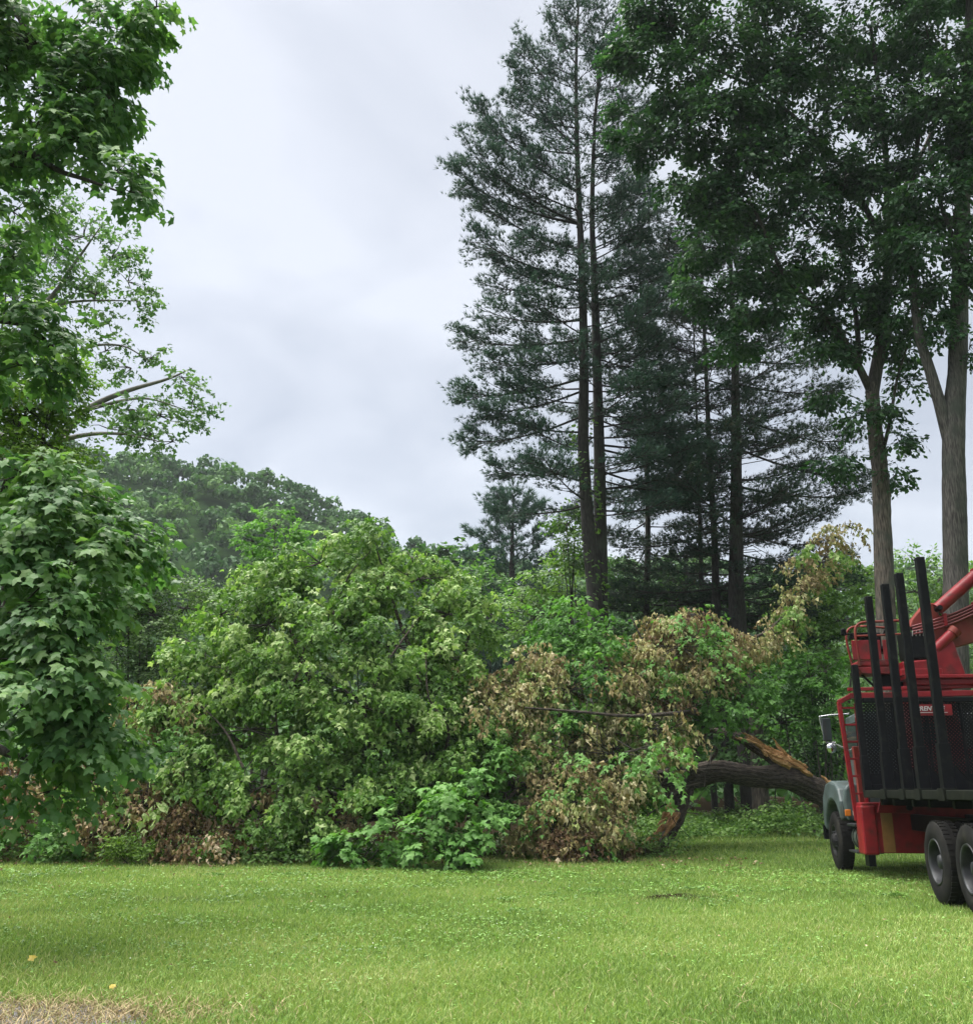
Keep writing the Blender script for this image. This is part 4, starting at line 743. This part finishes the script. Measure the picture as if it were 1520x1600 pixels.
# ---- low green growth in front of and under the fallen tree
def sapling(label, pads, single=0, mat='fresh', leaf=.15, dens=1.3, tint=(.15, .9), name='maple_sapling', cat='sapling', group='maple saplings'):
    c = at(*pads[0][:3]); base = np.array([c[0], c[1] + .2, float(gz(c[0], c[1]))])
    o = thing(name, label, cat, tuple(base), group=group); tw = MB(); lv = Leaves()
    for p in pads:
        q = at(*p[:3]); b = MB(); tube(b, [base + rng.normal(size=3) * np.array([.1, .1, 0]), (base + q) / 2 + rng.normal(size=3) * .06, q], [.02, .014, .007], 6, 7); b.build('stem', M['twig'], o, smooth=True, origin=base)
    pads_to(lv, pads, leaf, 9, .38, dens=dens, tw=tw, droop=.35, flat=.95, jit=.3, twr=.006, tintr=tint, fill=.3)
    tw.build('twigs', M['twig'], o, kind='stuff', origin=base); lv.build('crown', LEAF_MAPLE, M[mat], o, origin=base, single=single)
sapling('tallest fresh green maple sapling in front of the middle of the fallen tree', [(715, 1250, 20.4, 44, 36), (680, 1290, 20, 44, 34), (740, 1290, 20.2, 36, 36), (700, 1330, 19.7, 44, 28), (735, 1225, 20.6, 26, 22), (660, 1310, 20, 26, 20)], single=160)
sapling('low fresh green maple sapling left of the tallest one on the lawn edge', [(560, 1310, 20.3, 44, 28), (600, 1290, 20.4, 34, 28), (530, 1335, 20.1, 36, 16), (590, 1330, 20.2, 30, 20)], single=60)
bush('low_shrub', 'small rounded olive green shrub under the brown branches at left', 'shrub', [(205, 1325, 21, 28, 18), (225, 1315, 21.1, 18, 18), (190, 1335, 20.9, 18, 12)], .07, 'maple_yellow', dens=1.3, slen=.25, tw_on=False)
bush('low_shrub', 'dark green low shrub at the foot of the fallen crown between two saplings', 'shrub', [(450, 1325, 21, 40, 16), (400, 1335, 20.9, 30, 12), (490, 1330, 21, 30, 18), (640, 1330, 20.8, 30, 16)], .1, 'shrub', dens=1.0, slen=.25, tw_on=False)
bush('low_shrub', 'dark green low shrub at the left edge of the lawn', 'shrub', [(60, 1330, 21.4, 40, 16), (110, 1330, 21.4, 34, 16), (20, 1340, 21.4, 30, 12), (140, 1335, 21.2, 26, 12)], .1, 'shrub', dens=1.0, slen=.25, tw_on=False)
# weeds under the fallen trunk
lv = Leaves()
n = 1700; x = rng.uniform(4.2, 15, n); y = 26.6 + rng.random(n) ** .8 * 5 + .5 * np.sin(x * 1.1)
hgt = (.35 + .45 * rng.random(n)) * np.clip((y - 26) / 1.5, .3, 1) * (.7 + .3 * np.sin(x * 1.7)); O = np.stack([x, y, gz(x, y)], -1)
for f in (.35, .65, 1.0):
    D = rng.normal(size=(n, 3)) * np.array([1, 1, .3]) + np.array([0, -.3, .25]); sprig_leaves(lv, O + np.stack([rng.normal(size=n) * .06, rng.normal(size=n) * .06, hgt * f], -1), D, .26, 6, .11, droop=.3, jit=.4)
n = 1900; x = rng.uniform(-13, 4.5, n); y = 21.8 + rng.random(n) * 3.6; O = np.stack([x, y, gz(x, y) + .04 + .3 * rng.random(n)], -1); D = rng.normal(size=(n, 3)) * np.array([1, 1, .3]) + np.array([0, -.4, .3])
sprig_leaves(lv, O, D, .22, 6, .09, droop=.3, jit=.4)
lv.build('undergrowth', LEAF_OVAL, M['shrub'], None)
b = MB(); p0 = at(1182, 1180, 30); tube(b, [(p0[0], 30, .2), at(1186, 1220, 30), at(1180, 1120, 30), at(1172, 1000, 30)], [.3, .24, .2, .15], 10, 16, rough=.1)
o = b.build('tree_stump', M['bark_pale'], None, smooth=True); o['label'] = 'short grey trunk standing in the weeds behind the fallen trunk'; o['category'] = 'tree trunk'

#==TRUCK==
TR = thing('log_truck', 'red and black grapple log truck with tall black stakes parked on the lawn', 'truck', (6.13, 14.10, 0.0), -R(7.2))
def bxl(b, x0, x1, y0, y1, z0, z1):
    V = [(x, y, z) for z in (z0, z1) for y in (y0, y1) for x in (x0, x1)]
    b.add(V, [[0, 2, 3, 1], [4, 5, 7, 6], [0, 1, 5, 4], [2, 6, 7, 3], [0, 4, 6, 2], [1, 3, 7, 5]])
def box(name, x0, x1, y0, y1, z0, z1, mat, parent=TR, bevel=.012, label=None):
    b = MB(); bxl(b, x0, x1, y0, y1, z0, z1); return b.build(name, M[mat], parent, bevel=bevel, label=label)
def bar(b, p, q, w, d=None):
    p, q = Vector(p), Vector(q); ax = (q - p).normalized(); ref = Vector((0, 1, 0)) if abs(ax.y) < .9 else Vector((1, 0, 0))
    s = ax.cross(ref).normalized() * w / 2; n_ = ax.cross(s).normalized() * (d or w) / 2
    V = [v for c in (p, q) for v in (c - s - n_, c + s - n_, c + s + n_, c - s + n_)]
    b.add([tuple(v) for v in V], [[3, 2, 1, 0], [4, 5, 6, 7], [0, 1, 5, 4], [1, 2, 6, 5], [2, 3, 7, 6], [3, 0, 4, 7]])
def barobj(name, p, q, w, mat, d=None, parent=TR, bevel=.01, label=None):
    b = MB(); bar(b, p, q, w, d); return b.build(name, M[mat], parent, bevel=bevel, label=label)
def tubeobj(name, P, r, mat, seg=10, n=None, parent=TR, label=None):
    b = MB(); tube(b, P, [r] * len(P), seg, n); return b.build(name, M[mat], parent, smooth=True, label=label)
def extrude(name, poly, axis, a0, a1, mat, parent=TR, bevel=.012, label=None):
    """poly in the two other coordinates; axis 'x' or 'y'"""
    n = len(poly); mk = (lambda p, a: (a, p[0], p[1])) if axis == 'x' else (lambda p, a: (p[0], a, p[1]))
    bm = bmesh.new(); A = [bm.verts.new(mk(p, a0)) for p in poly]; B = [bm.verts.new(mk(p, a1)) for p in poly]
    bm.faces.new(A); bm.faces.new(B[::-1])
    for i in range(n): bm.faces.new([A[i], B[i], B[(i + 1) % n], A[(i + 1) % n]])
    bmesh.ops.recalc_face_normals(bm, faces=bm.faces); me = bpy.data.meshes.new(name); bm.to_mesh(me); bm.free(); me.materials.append(M[mat])
    o = bpy.data.objects.new(name, me); link(o, parent)
    if bevel: m_ = o.modifiers.new('bevel', 'BEVEL'); m_.width = bevel; m_.segments = 2; m_.limit_method = 'ANGLE'
    if label: o['label'] = label
    return o
def lathe(b, prof, x0, sgn, y, z, seg=48):
    th = np.linspace(0, 2 * math.pi, seg, endpoint=False); k = len(prof)
    V = np.array([[(x0 + sgn * p[0], y + p[1] * math.cos(a), z + p[1] * math.sin(a)) for a in th] for p in prof]).reshape(-1, 3)
    i = np.arange(k - 1)[:, None] * seg; j = np.arange(seg)[None]; j2 = (j + 1) % seg
    b.add(V, np.stack([i + j, i + j2, i + seg + j2, i + seg + j], -1).reshape(-1, 4))
RW = .535
def wheel(x, y, sgn, front=False, dual=False):
    """x: outer face; sgn: +1 when the axle runs towards +x"""
    b0 = MB(); w = .28
    prof = [(.02, .300), (.0, .33), (-.004, .40), (.004, .46), (.02, .505), (.035, .525), (.06, RW), (w - .06, RW), (w - .035, .525), (w - .02, .505), (w, .40), (w - .02, .30)]
    lathe(b0, prof, x, sgn, y, RW)
    if dual: lathe(b0, prof, x + sgn * .33, sgn, y, RW)
    o = b0.build('wheel', M['tyre'], TR, smooth=True)
    tr = MB()
    for k in range(44):     # tread blocks
        a0 = 2 * math.pi * k / 44
        for (xa, xb, da) in ((.035, .115, 0), (.165, .245, .07)):
            for off in ((0, .33) if dual else (0,)):
                a_, a2 = a0 + da, a0 + da + .085; ri, ro = RW - .012, RW + .009
                V = [(x + sgn * (off + xx), y + r_ * math.cos(aa), RW + r_ * math.sin(aa)) for xx in (xa, xb) for aa in (a_, a2) for r_ in (ri, ro)]
                tr.add(V, [[0, 1, 3, 2], [4, 6, 7, 5], [0, 4, 5, 1], [2, 3, 7, 6], [1, 5, 7, 3], [0, 2, 6, 4]])
    tr.build('tread', M['tyre'], o, kind='stuff')
    r_ = MB()
    if front:
        lathe(r_, [(.02, .305), (.004, .295), (.012, .275), (.05, .26), (.06, .2), (.02, .17), (.0, .14), (-.02, .13), (-.03, .10), (-.05, .085), (-.055, .0)], x, sgn, y, RW)
    else:
        lathe(r_, [(.02, .305), (.0, .298), (.008, .28), (.03, .268), (.13, .262), (.17, .25), (.185, .2), (.19, .14), (.12, .125), (.09, .10), (.05, .085), (.045, .0)], x, sgn, y, RW)
    rim = r_.build('rim', M['rim_black' if front else 'rim'], o, smooth=True)
    h = MB()
    for k in range(10):
        a_ = 2 * math.pi * k / 10; xx = .02 if front else .175
        P = [(x + sgn * (xx + .01), y + .165 * math.cos(a_), RW + .165 * math.sin(a_)), (x + sgn * (xx - .035), y + .165 * math.cos(a_), RW + .165 * math.sin(a_))]
        tube(h, P, [.015, .013], 6)
    h.build('lug_nuts', M['rim'], o)
    if not front:
        h = MB()
        for k in range(5):
            a_ = 2 * math.pi * (k + .5) / 5; cy_, cz_ = y + .222 * math.cos(a_), RW + .222 * math.sin(a_)
            tt = np.linspace(0, 2 * math.pi, 10, endpoint=False); V = [(x + sgn * .176, cy_ + .03 * math.cos(q), cz_ + .03 * math.sin(q)) for q in tt]
            h.add(V, [list(range(10))])
        h.build('hand_hole', M['rim_black'], o)
wheel(0, 0, 1, dual=True); wheel(0, -1.32, 1, dual=True); wheel(2.45, 0, -1, dual=True); wheel(2.45, -1.32, -1, dual=True)
wheel(-.10, 5.9, 1, front=True); wheel(2.55, 5.9, -1, front=True)
for y in (0, -1.32): tubeobj('axle', [(.2, y, RW), (2.25, y, RW)], .1, 'black')
tubeobj('axle', [(.15, 5.9, RW), (2.3, 5.9, RW)], .06, 'black')
for x in (.78, 1.67): box('chassis_rail', x - .05, x + .05, -2.3, 7.0, .82, 1.08, 'black')
# deck
box('deck', .02, 2.43, -2.5, 3.55, 1.385, 1.462, 'black')
for x0, x1 in ((-.02, .06), (2.39, 2.47)): box('side_rail', x0, x1, -2.5, 3.55, 1.355, 1.478, 'grime')
for y in (-2.2, -1.5, -.75, 0.3, 1.1, 2.15, 2.9): box('cross_beam', .1, 2.35, y - .06, y + .06, 1.24, 1.385, 'black')
for i, x in enumerate(np.arange(.1, 2.3, .19)): box('floor_board', x, x + .17, -2.48, 3.45, 1.462, 1.48, 'grime', bevel=.004)
SY = (2.15, 1.1, .3, -.75)
for side in (0, 1):
    for y in SY:
        xa, xb = (-.03, .14) if side == 0 else (2.31, 2.48)
        o = box('stake', xa + .03, xb - .025, y - .066, y + .066, 1.48, 4.63, 'black', bevel=.015)
        box('sleeve', xa + .012, xb - .008, y - .082, y + .082, 1.40, 2.08, 'black', o, bevel=.006)
        box('pocket', xa - .02, xb, y - .13, y + .13, 1.34, 1.50, 'grime', o, bevel=.006)
        sg = 1 if side == 0 else -1; xr = xb if side == 0 else xa
        extrude('gusset', [(xr, 1.481), (xr + sg * .27, 1.481), (xr + sg * .02, 1.78), (xr, 1.78)], 'y', y - .07, y - .05, 'black', o, bevel=0)
        b = MB(); bar(b, (xr + sg * .275, y - .06, 1.485), (xr + sg * .03, y - .06, 1.79), .012, .03); b.build('gusset_edge', M['grime'], o)
    xa, xb = (-.005, .10) if side == 0 else (2.35, 2.455)
    box('front_post', xa, xb, 3.45, 3.60, 1.48, 3.65, 'black')
    box('post_sleeve', xa - .008, xb + .008, 3.43, 3.61, 1.44, 2.06, 'black')
# headboard
hb = box('headboard', .12, 2.33, 3.48, 3.56, 2.97, 3.06, 'black')
for x in (.62, 1.19, 1.76): box('upright', x - .025, x + .025, 3.52, 3.57, 1.48, 2.97, 'black', hb)
box('lower_rail', .12, 2.33, 3.50, 3.565, 1.48, 1.58, 'black', hb); box('lower_panel', .12, 2.33, 3.525, 3.545, 1.58, 1.76, 'black', hb)
b = MB(); x0, x1, z0, z1 = .12, 2.33, 1.76, 2.97; stp = .062
for k in np.arange(-(z1 - z0), x1 - x0, stp):
    for s_ in (1, -1):
        pts = []
        a0 = max(0, -k); a1 = min(z1 - z0, x1 - x0 - k)
        if a1 <= a0: continue
        p, q = (x0 + k + a0, z0 + a0), (x0 + k + a1, z0 + a1)
        if s_ < 0: p, q = (x0 + x1 - p[0], p[1]), (x0 + x1 - q[0], q[1])
        bar(b, (p[0], 3.54 + .004 * s_, p[1]), (q[0], 3.54 + .004 * s_, q[1]), .03, .006)
b.build('wire_mesh', M['black'], hb, kind='stuff')
# red frame with ladder
fr = barobj('ladder_frame', (-.19, 3.95, 3.03), (-.08, 3.95, .96), .075, 'red')
barobj('ladder_rail', (.10, 3.95, 3.0), (.12, 3.95, .96), .06, 'red', parent=fr)
for z in np.arange(1.12, 2.95, .3):
    f = (3.03 - z) / 2.07; barobj('rung', (-.19 + .11 * f, 3.95, z), (.11, 3.95, z), .035, 'red', parent=fr, bevel=.006)
barobj('top_bar', (-.20, 3.95, 3.02), (.02, 3.95, 3.13), .085, 'red', parent=fr); barobj('top_bar', (.0, 3.95, 3.135), (2.45, 3.95, 3.165), .10, 'red', parent=fr)
barobj('top_bar', (.0, 4.02, 3.26), (2.45, 4.02, 3.29), .06, 'red', parent=fr); barobj('ladder_rail', (2.6, 3.95, 3.03), (2.52, 3.95, .96), .075, 'red', parent=fr)
barobj('top_bar', (2.62, 3.95, 3.04), (2.43, 3.95, 3.16), .085, 'red', parent=fr)
barobj('heat_shield', (.13, 4.25, 1.15), (.10, 4.25, 2.25), .13, 'red_rust', label='rusty upright shield behind the ladder')
tubeobj('exhaust_pipe', [(.22, 4.3, 1.2), (.2, 4.3, 2.0)], .05, 'rim')
# outrigger
og = box('outrigger', -.07, 2.52, 3.58, 3.98, .44, 1.27, 'red', bevel=.02)
box('reflective_stripe', .235, .425, 3.565, 3.578, .455, 1.10, 'tan', og, bevel=0)
box('leg_housing', -.09, .16, 3.545, 4.0, .41, 1.22, 'red', og, bevel=.03)
extrude('bracket', [(.17, 1.10), (.24, 1.29), (.78, 1.29), (.80, 1.10)], 'y', 3.50, 3.578, 'red', og)
tubeobj('hydraulic_port', [(.70, 3.44, 1.19), (.70, 3.52, 1.19)], .05, 'black', parent=og)
box('foot_pad', -.02, .10, 3.62, 3.9, .22, .43, 'black', og); box('foot_pad', 2.36, 2.48, 3.62, 3.9, .22, .43, 'black', og)
# cab
cab = extrude('cab', [(4.55, 1.0), (4.55, 2.78), (4.65, 2.9), (5.55, 2.86), (5.85, 2.05), (5.85, 1.0)], 'x', .25, 2.2, 'teal', bevel=.04)
box('rear_window', .75, 1.7, 4.535, 4.548, 2.15, 2.7, 'glass', cab, bevel=0)
for x in (.238, 2.202): extrude('side_window', [(4.75, 2.08), (4.75, 2.72), (5.45, 2.72), (5.72, 2.08)], 'x', x, x + .01, 'glass', cab, bevel=0)
b = MB(); bar(b, (.236, 4.68, 1.05), (.236, 4.68, 2.8), .012); bar(b, (.236, 5.74, 1.05), (.236, 5.74, 2.05), .012); b.build('door_seam', M['black'], cab)
box('door_handle', .20, .238, 4.78, 4.92, 1.88, 1.92, 'chrome', cab)
extrude('hood', [(5.86, 1.05), (5.86, 2.0), (7.1, 1.82), (7.25, 1.7), (7.25, 1.05)], 'x', .55, 1.9, 'teal', bevel=.08)
def fender(x0, x1, sg):
    outer = [(5.16, .93), (5.18, 1.28), (5.32, 1.52), (5.55, 1.62), (5.95, 1.66), (6.4, 1.6), (6.72, 1.36), (6.82, 1.0), (6.82, .8)]
    inner = [(5.9 + .745 * math.cos(a_), .56 + .745 * math.sin(a_)) for a_ in np.linspace(R(10), R(150), 12)]
    return extrude('fender', outer + inner, 'x', x0, x1, 'teal', bevel=.05)
f1 = fender(-.09, .56, 1); f2 = fender(1.89, 2.54, -1)
extrude('step_panel', [(.02, .93), (-.03, 1.25), (.0, 1.5), (.1, 1.6), (.5, 1.62), (.5, .93)], 'y', 5.06, 5.2, 'teal', f1, bevel=.04); extrude('wheel_liner', [(5.3, .95), (5.3, 1.35), (5.55, 1.5), (6.3, 1.5), (6.7, 1.2), (6.7, .9), (6.4, 1.1), (5.9, 1.2), (5.45, 1.0)], 'x', .30, .56, 'black', f1, bevel=0)
box('marker_light', -.035, .075, 5.035, 5.06, 1.01, 1.13, 'orange', f1, bevel=.02, label='orange marker light'); box('marker_light', .105, .175, 5.04, 5.06, 1.02, 1.11, 'lens', f1, bevel=.02, label='small white light')
box('running_board', -.02, .5, 4.42, 5.05, .84, .89, 'rim'); box('running_board', -.02, .45, 4.45, 5.1, .38, .42, 'rim')
for q in (.5, 1.95):
    k_ = .27 if q < 1 else 2.18
    b = MB(); tube(b, [(k_, 4.12, .64), (k_, 5.02, .64)], [.235, .235], 24); tk = b.build('fuel_tank', M['tank'], TR, smooth=False, bevel=.02)
    for y in (4.3, 4.62, 4.9):
        b = MB(); lathe2 = np.linspace(0, 2 * math.pi, 24, endpoint=False); tube(b, [(k_, y - .02, .64), (k_, y + .02, .64)], [.243, .243], 24); b.build('strap', M['black'], tk)
box('front_bumper', 0.0, 2.45, 7.3, 7.42, .5, .78, 'black')
# mirrors
mr = tubeobj('mirror', [(.30, 5.4, 2.92), (-.02, 5.38, 2.90), (-.25, 5.36, 2.87), (-.275, 5.36, 2.84), (-.235, 5.36, 2.5), (-.2, 5.36, 2.36)], .016, 'chrome', 8, 28)
box('mirror_head', -.25, -.075, 5.33, 5.37, 2.40, 2.84, 'glass', mr, bevel=.015); tubeobj('mirror_arm', [(-.02, 5.36, 2.34), (.28, 5.4, 2.2)], .016, 'chrome', 8, parent=mr)
tubeobj('mirror_arm', [(-.2, 5.36, 2.37), (-.02, 5.36, 2.37)], .014, 'chrome', 8, parent=mr)
b = MB(); lathe_p = [(.09 * math.sin(a_), .10 * math.cos(a_)) for a_ in np.linspace(0, R(88), 7)]
th = np.linspace(0, 2 * math.pi, 20, endpoint=False); V = np.array([[(-.10 + p[1] * math.cos(a_), 5.36 - p[0] * .6, 2.27 + p[1] * math.sin(a_)) for a_ in th] for p in lathe_p]).reshape(-1, 3)
i_ = np.arange(6)[:, None] * 20; j_ = np.arange(20)[None]; b.add(V, np.stack([i_ + j_, i_ + (j_ + 1) % 20, i_ + 20 + (j_ + 1) % 20, i_ + 20 + j_], -1).reshape(-1, 4)); b.add(V[:20], [list(range(20))])
b.build('convex_mirror', M['chrome'], mr, smooth=True)
m2 = tubeobj('mirror', [(2.15, 5.4, 2.92), (2.5, 5.38, 2.9), (2.7, 5.36, 2.87), (2.66, 5.36, 2.36)], .016, 'chrome', 8, 20); box('mirror_head', 2.52, 2.69, 5.33, 5.37, 2.40, 2.84, 'glass', m2, bevel=.015)
# loader
pd = extrude('loader_pedestal', [(.75, 1.1), (1.02, 1.75), (1.06, 3.3), (1.85, 3.3), (1.9, 2.7), (2.2, 1.1)], 'y', 4.05, 4.42, 'red', bevel=.02)
cu = bpy.data.curves.new('lettering', 'FONT'); cu.body = 'PRENTICE'; cu.size = .105; cu.shear = .25; cu.extrude = .002; cu.offset = .0022
to = bpy.data.objects.new('lettering', cu); COL.objects.link(to); dg = bpy.context.evaluated_depsgraph_get(); tme = bpy.data.meshes.new_from_object(to.evaluated_get(dg)); bpy.data.objects.remove(to)
tme.materials.clear(); tme.materials.append(M['letter']); lo = bpy.data.objects.new('lettering', tme); link(lo, pd); lo.location = (1.0, 3.452, 2.825); lo.rotation_euler = (R(90), 0, 0)
box('placard', .95, 1.60, 3.456, 3.472, 2.74, 2.93, 'red', pd, bevel=0); box('trim_line', 1.02, 1.52, 3.449, 3.455, 2.785, 2.795, 'letter', pd, bevel=0)
for x in (1.15, 1.6): barobj('brace', (x, 4.0, 1.2), (x + .4, 4.0, 2.2), .09, 'red', .05, pd)
for k in range(6): box('louvre', 1.2, 1.62, 4.038, 4.049, 2.3 + k * .06, 2.325 + k * .06, 'black', pd, bevel=0)
bs = box('loader_base', 1.1, 2.24, 3.95, 4.75, 3.31, 3.43, 'red', bevel=.025); box('base_lip', 1.02, 2.3, 3.9, 4.8, 3.43, 3.50, 'red', bs, bevel=.015)
ts = extrude('turret', [(1.05, 3.50), (1.02, 3.76), (1.62, 3.80), (1.66, 4.12), (1.98, 4.12), (2.12, 3.50)], 'y', 4.05, 4.65, 'red', bevel=.025)
box('turret_foot', .98, 1.7, 4.0, 4.7, 3.50, 3.62, 'red', ts)
vb = box('valve_block', 1.12, 1.56, 4.15, 4.55, 3.82, 4.32, 'black', bevel=.02)
for k in range(6): tubeobj('valve_lever', [(1.16 + k * .065, 4.14, 4.24), (1.16 + k * .065, 4.10, 4.33)], .009, 'letter', 6, parent=vb)
bo = extrude('boom', [(1.28, 4.42), (1.34, 4.56), (1.62, 4.88), (1.80, 4.86), (1.84, 4.62), (2.1, 4.68), (2.75, 4.98), (3.7, 5.42), (3.74, 4.95), (2.72, 4.40), (2.5, 4.14), (1.95, 4.0), (1.62, 4.05), (1.5, 4.35)], 'y', 4.2, 4.48, 'red_rust', bevel=.02)
cy1 = tubeobj('lift_cylinder', [(1.80, 4.15, 4.74), (2.55, 4.12, 5.36)], .115, 'red', 20); box('clevis', 2.5, 2.72, 4.0, 4.26, 5.28, 5.5, 'red', cy1, bevel=.02)
tubeobj('cylinder_pin', [(1.80, 4.0, 4.74), (1.80, 4.5, 4.74)], .05, 'black', 12, parent=cy1)
cy2 = tubeobj('swing_cylinder', [(1.66, 4.12, 3.98), (2.02, 4.1, 4.30)], .10, 'red', 18); tubeobj('cylinder_cap', [(1.98, 4.1, 4.26), (2.06, 4.1, 4.34)], .115, 'red_rust', 18, parent=cy2)
for k in range(4):
    z = .055 * k; tubeobj('hose', [(1.30, 4.14 - .015 * k, 4.42 - z * .9), (1.6, 4.12, 4.50 - z), (2.1, 4.12, 4.66 - z), (2.7, 4.13, 4.92 - z), (3.4, 4.13, 5.22 - z)], .017, 'hose', 8, 30, parent=bo, label='red hydraulic hose clipped along the boom')
for x, z in ((1.9, 4.53), (2.45, 4.74)): box('hose_clamp', x - .03, x + .03, 4.08, 4.2, z - .12, z + .12, 'red', bo)
tubeobj('hose', [(2.56, 4.05, 5.02), (2.42, 3.98, 4.85), (2.40, 3.96, 4.66), (2.5, 3.96, 4.52), (2.66, 4.0, 4.5)], .014, 'letter', 8, 30, parent=bo, label='pale loose hydraulic hose loop')
tubeobj('hose', [(2.6, 4.05, 5.0), (2.5, 3.98, 4.85), (2.52, 3.97, 4.7), (2.62, 3.98, 4.6)], .016, 'black', 8, 24, parent=bo)
jb = box('jib', 2.52, 2.74, 3.92, 4.1, 4.58, 5.25, 'black', label='black folded jib at the boom end')
# operator platform
pf_ = box('operator_platform', .30, 1.05, 4.3, 4.9, 3.70, 3.83, 'red', bevel=.04)
box('side_panel', .22, .74, 4.28, 4.31, 3.83, 4.20, 'red', pf_); box('side_panel', .78, .98, 4.28, 4.31, 3.83, 4.2, 'red', pf_)
extrude('front_cap', [(.30, 3.66), (.36, 3.58), (1.0, 3.56), (1.1, 3.70), (.30, 3.70)], 'y', 4.3, 4.85, 'red', pf_)
tubeobj('guard_rail', [(.33, 4.29, 3.72), (.31, 4.29, 4.1), (.31, 4.29, 4.38), (.36, 4.29, 4.49), (.48, 4.29, 4.54), (.8, 4.29, 4.55), (1.15, 4.29, 4.56)], .024, 'red_rust', 10, 40, parent=pf_)
tubeobj('guard_rail', [(.31, 4.29, 4.28), (.8, 4.29, 4.29), (1.25, 4.29, 4.31)], .02, 'red_rust', 10, parent=pf_); tubeobj('guard_rail', [(.33, 4.88, 3.75), (.33, 4.88, 4.5), (1.1, 4.88, 4.52)], .022, 'red_rust', 10, 24, parent=pf_)
box('seat', .45, .95, 4.45, 4.85, 4.0, 4.12, 'black', pf_, bevel=.04); box('seat_back', .5, .9, 4.78, 4.88, 4.1, 4.42, 'black', pf_, bevel=.03)
box('control_box', .22, .66, 4.34, 4.5, 4.24, 4.32, 'black', pf_); tubeobj('lamp_bracket', [(.12, 4.35, 4.33), (.7, 4.35, 4.35)], .014, 'black', 8, parent=pf_)
box('work_lamp', .06, .16, 4.3, 4.4, 4.30, 4.44, 'black', pf_, bevel=.03); tubeobj('joystick', [(.85, 4.45, 4.32), (.93, 4.42, 4.48)], .02, 'black', 8, parent=pf_)
extrude('platform_brace', [(.66, 3.58), (.62, 3.36), (1.1, 3.34), (1.1, 3.56)], 'y', 4.4, 4.6, 'black', pf_)
barobj('platform_brace', (.38, 4.5, 3.6), (.7, 4.5, 3.25), .04, 'black', parent=pf_); barobj('platform_brace', (.7, 4.5, 3.36), (1.2, 4.5, 3.4), .1, 'black', parent=pf_)

tot = sum(len(o.data.polygons) for o in {o.data.name: o for o in SC.objects if o.type == 'MESH'}.values())
tris = 0
for me in bpy.data.meshes: me.calc_loop_triangles(); tris += len(me.loop_triangles)
print('TRIS', tris)
print('POLYS', tot, 'OBJECTS', len(SC.objects))
for o in sorted((o for o in SC.objects if o.type == 'MESH'), key=lambda o: -len(o.data.polygons))[:14]: print(o.name, o.parent.name if o.parent else None, len(o.data.polygons))
